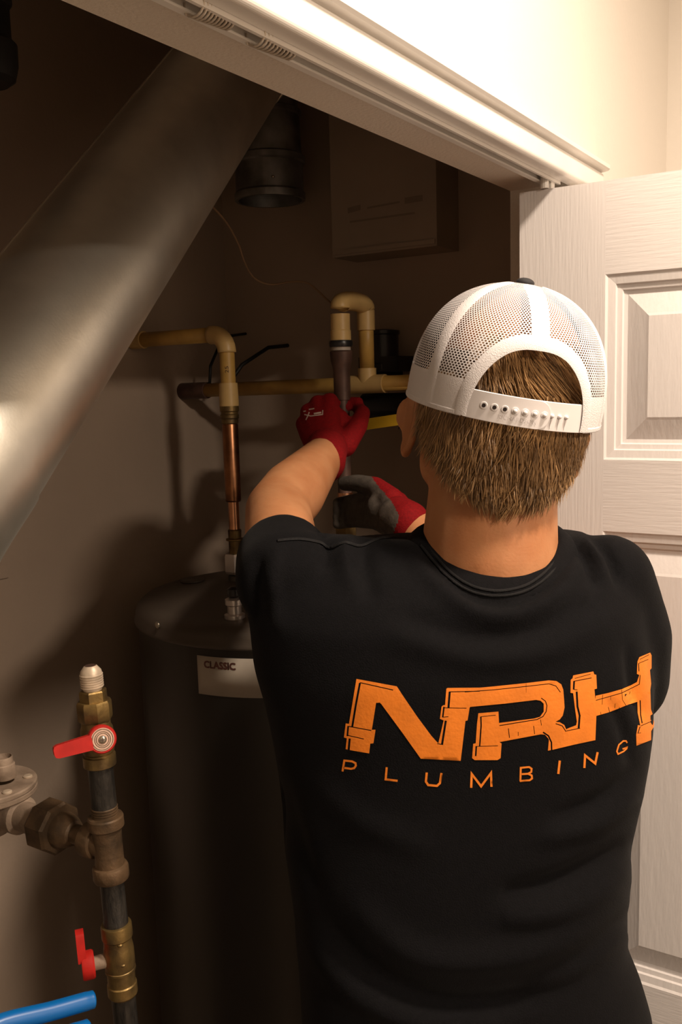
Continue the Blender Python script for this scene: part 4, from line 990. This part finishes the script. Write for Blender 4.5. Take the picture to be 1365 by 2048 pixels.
# ---- gloves
def colored(name, geo, test, par, mats):
    V, F = geo; cen = np.array([V[list(f)].mean(0) for f in F]); nrm = []
    me_n = normals(V, F); fn = np.array([me_n[list(f)].mean(0) for f in F]); mi = [1 if t else 0 for t in test(cen, fn)]
    return mk(name, geo, None, par, True, mats=mats, fmi=mi)
mc = [U(660, 803, 1.545), U(637, 808, 1.55), U(618, 824, 1.55), U(608, 848, 1.545)]
wr = LW; gg = []
for m_, r_ in zip(mc, (.0150, .0155, .015, .014)): gg += limb([lerp(wr, m_, .25), lerp(wr, m_, .7), m_], [.024, .019, r_])
gg += [ball(U(664, 852, 1.535), (.034, .034, .020), 16, 12, np.stack([RT, UP, FW]))]
for i, m_ in enumerate(mc):
    pip = m_+FW*.042+UP*(.004-.004*i)+RT*.004; dip = pip+FW*.012+RT*.026; tip = dip+RT*.018-FW*.012
    gg += limb([m_, pip, dip, tip], [.0125, .0112, .0105, .0095])
gg += limb([U(690, 890, 1.50), U(716, 852, 1.53), U(726, 826, 1.56), U(716, 815, 1.605)], [.020, .0165, .0130, .0105])
gg += limb([U(648, 924, 1.445), U(654, 898, 1.48)], [.0345, .0335])
GL = blob(gg, .003, 5, .5)
glove = colored('glove', GL, lambda c, n_: (n_ @ FW > .25) & (Parr(c)[:, 1] < 880), man, [M['glove_red'], M['glove_grey']]); glove['label'] = 'red knit glove gripping the pipe'
gb = BVHTree.FromPolygons([tuple(v) for v in GL[0]], GL[1])
def on_glove(px, py):
    d = Vector(ray(px, py)).normalized(); h, nn, i, t = gb.ray_cast(Vector(CAM), d)
    return np.array(h-d*.0007) if h is not None else None
def glove_strip(pts, w):
    pp = np.array(pts, float); V, F = [], []
    pp = np.vstack([pp[i]+(pp[i+1]-pp[i])*t for i in range(len(pp)-1) for t in np.linspace(0, 1, 6)])
    for i, p in enumerate(pp):
        t = pp[min(i+1, len(pp)-1)]-pp[max(i-1, 0)]; t = t/(np.linalg.norm(t)+1e-9); nn = np.array([-t[1], t[0]])*w/2
        a, b = on_glove(*(p+nn)), on_glove(*(p-nn))
        if a is None or b is None: continue
        V += [a, b]
    for i in range(len(V)//2-1): F.append((2*i, 2*i+1, 2*i+3, 2*i+2))
    return np.array(V), F
mk('glove_print', join(*[glove_strip(p, w) for p, w in (([(609, 829), (622, 832), (645, 829)], 2.2), ([(619, 824), (616, 832), (612, 840)], 2.2), ([(628, 827.5), (636, 826), (643, 825)], 3.4), ([(646, 820), (645.5, 830)], 2.2), ([(618, 819), (629, 817)], 2.4), ([(607, 823), (612, 822)], 2.2))]), M['glove_ink'], glove)
# right hand: grey palm side towards us, thumb laid along the pipe
gg = []
mr = [U(752, 990, 1.515), U(748, 1008, 1.505), U(750, 1026, 1.495), U(756, 1044, 1.485)]
for m_, r_ in zip(mr, (.0155, .016, .0155, .0145)): gg += limb([lerp(RW, m_, .25), lerp(RW, m_, .7), m_], [.026, .021, r_])
gg += [ball(U(778, 1014, 1.475), (.036, .030, .022), 16, 12, np.stack([RT, UP, FW]))]
for i, m_ in enumerate(mr):
    pip = m_-RT*.034+FW*.030-UP*.002; dip = pip-RT*.020+FW*.018; tip = dip+FW*.006-RT*.016
    pip = U(712, 1000+14*i, 1.56); dip = U(690, 1003+14*i, 1.60); tip = U(676, 1006+14*i, 1.585)
    gg += limb([m_, pip, dip, tip], [.0125, .0112, .0105, .0095])
gg += limb([U(784, 1000, 1.46), U(752, 974, 1.495), U(716, 966, 1.53), U(690, 967, 1.555)], [.020, .0165, .0145, .0125])
gg += limb([U(798, 1036, 1.43), U(816, 1046, 1.41)], [.034, .0345])
GR = blob(gg, .003, 5, .5)
def rtest(c, n_):
    p = Parr(c); bx_ = np.interp(p[:, 1], [955, 972, 1000, 1032, 1075], [745, 757, 782, 799, 786]); return p[:, 0] < bx_
glr = colored('glove', GR, rtest, man, [M['glove_red'], M['glove_grey']]); glr['label'] = 'red glove with grey coated palm holding the lower pipe'

# ---- trousers and boots (below the frame)
hipc = np.array([MID[0], MID[1], .93])-PF*.03+PR*.02
tg_ = [ball(hipc, (.185, .125, .13), 24, 14, np.stack([PR, PF, ZU]))]; feet = []
for s in (-1, 1):
    h_ = hipc+PR*s*.09-ZU*.02; k_ = np.array([*(hipc+PR*s*.115+PF*.02)[:2], .50]); an = np.array([*(hipc+PR*s*.13-PF*.03)[:2], .11]); feet.append(an)
    tg_ += limb([h_, k_, an], [.10, .075, .06])
tro = blob(tg_, .009, 8, .5); mk('trousers', tro, M['cloth_trousers'], man, True)
for an in feet:
    bt = blob([ball(np.array([an[0], an[1], .055])+PF*.0, (.048, .065, .052), 16, 10, np.stack([PR, PF, ZU])), ball(np.array([an[0], an[1], .045])+PF*.12, (.048, .085, .042), 16, 10, np.stack([PR, PF, ZU]))]+limb([np.array([an[0], an[1], .06]), np.array([an[0], an[1], .16])], [.052, .055]), .007, 5, .5)
    bt[0][:, 2] = np.maximum(bt[0][:, 2], .012); b = mk('boot', bt, M['boot'], man, True)
    mk('sole', prism([(.052*math.sin(t)*(1 if math.cos(t) < 0 else 1), .0+(.075 if math.cos(t) < 0 else .21)*math.cos(t)) for t in np.linspace(0, 2*math.pi, 28, endpoint=False)], np.array([an[0], an[1], 0.]), PR, PF, ZU, .016), M['sole'], b)
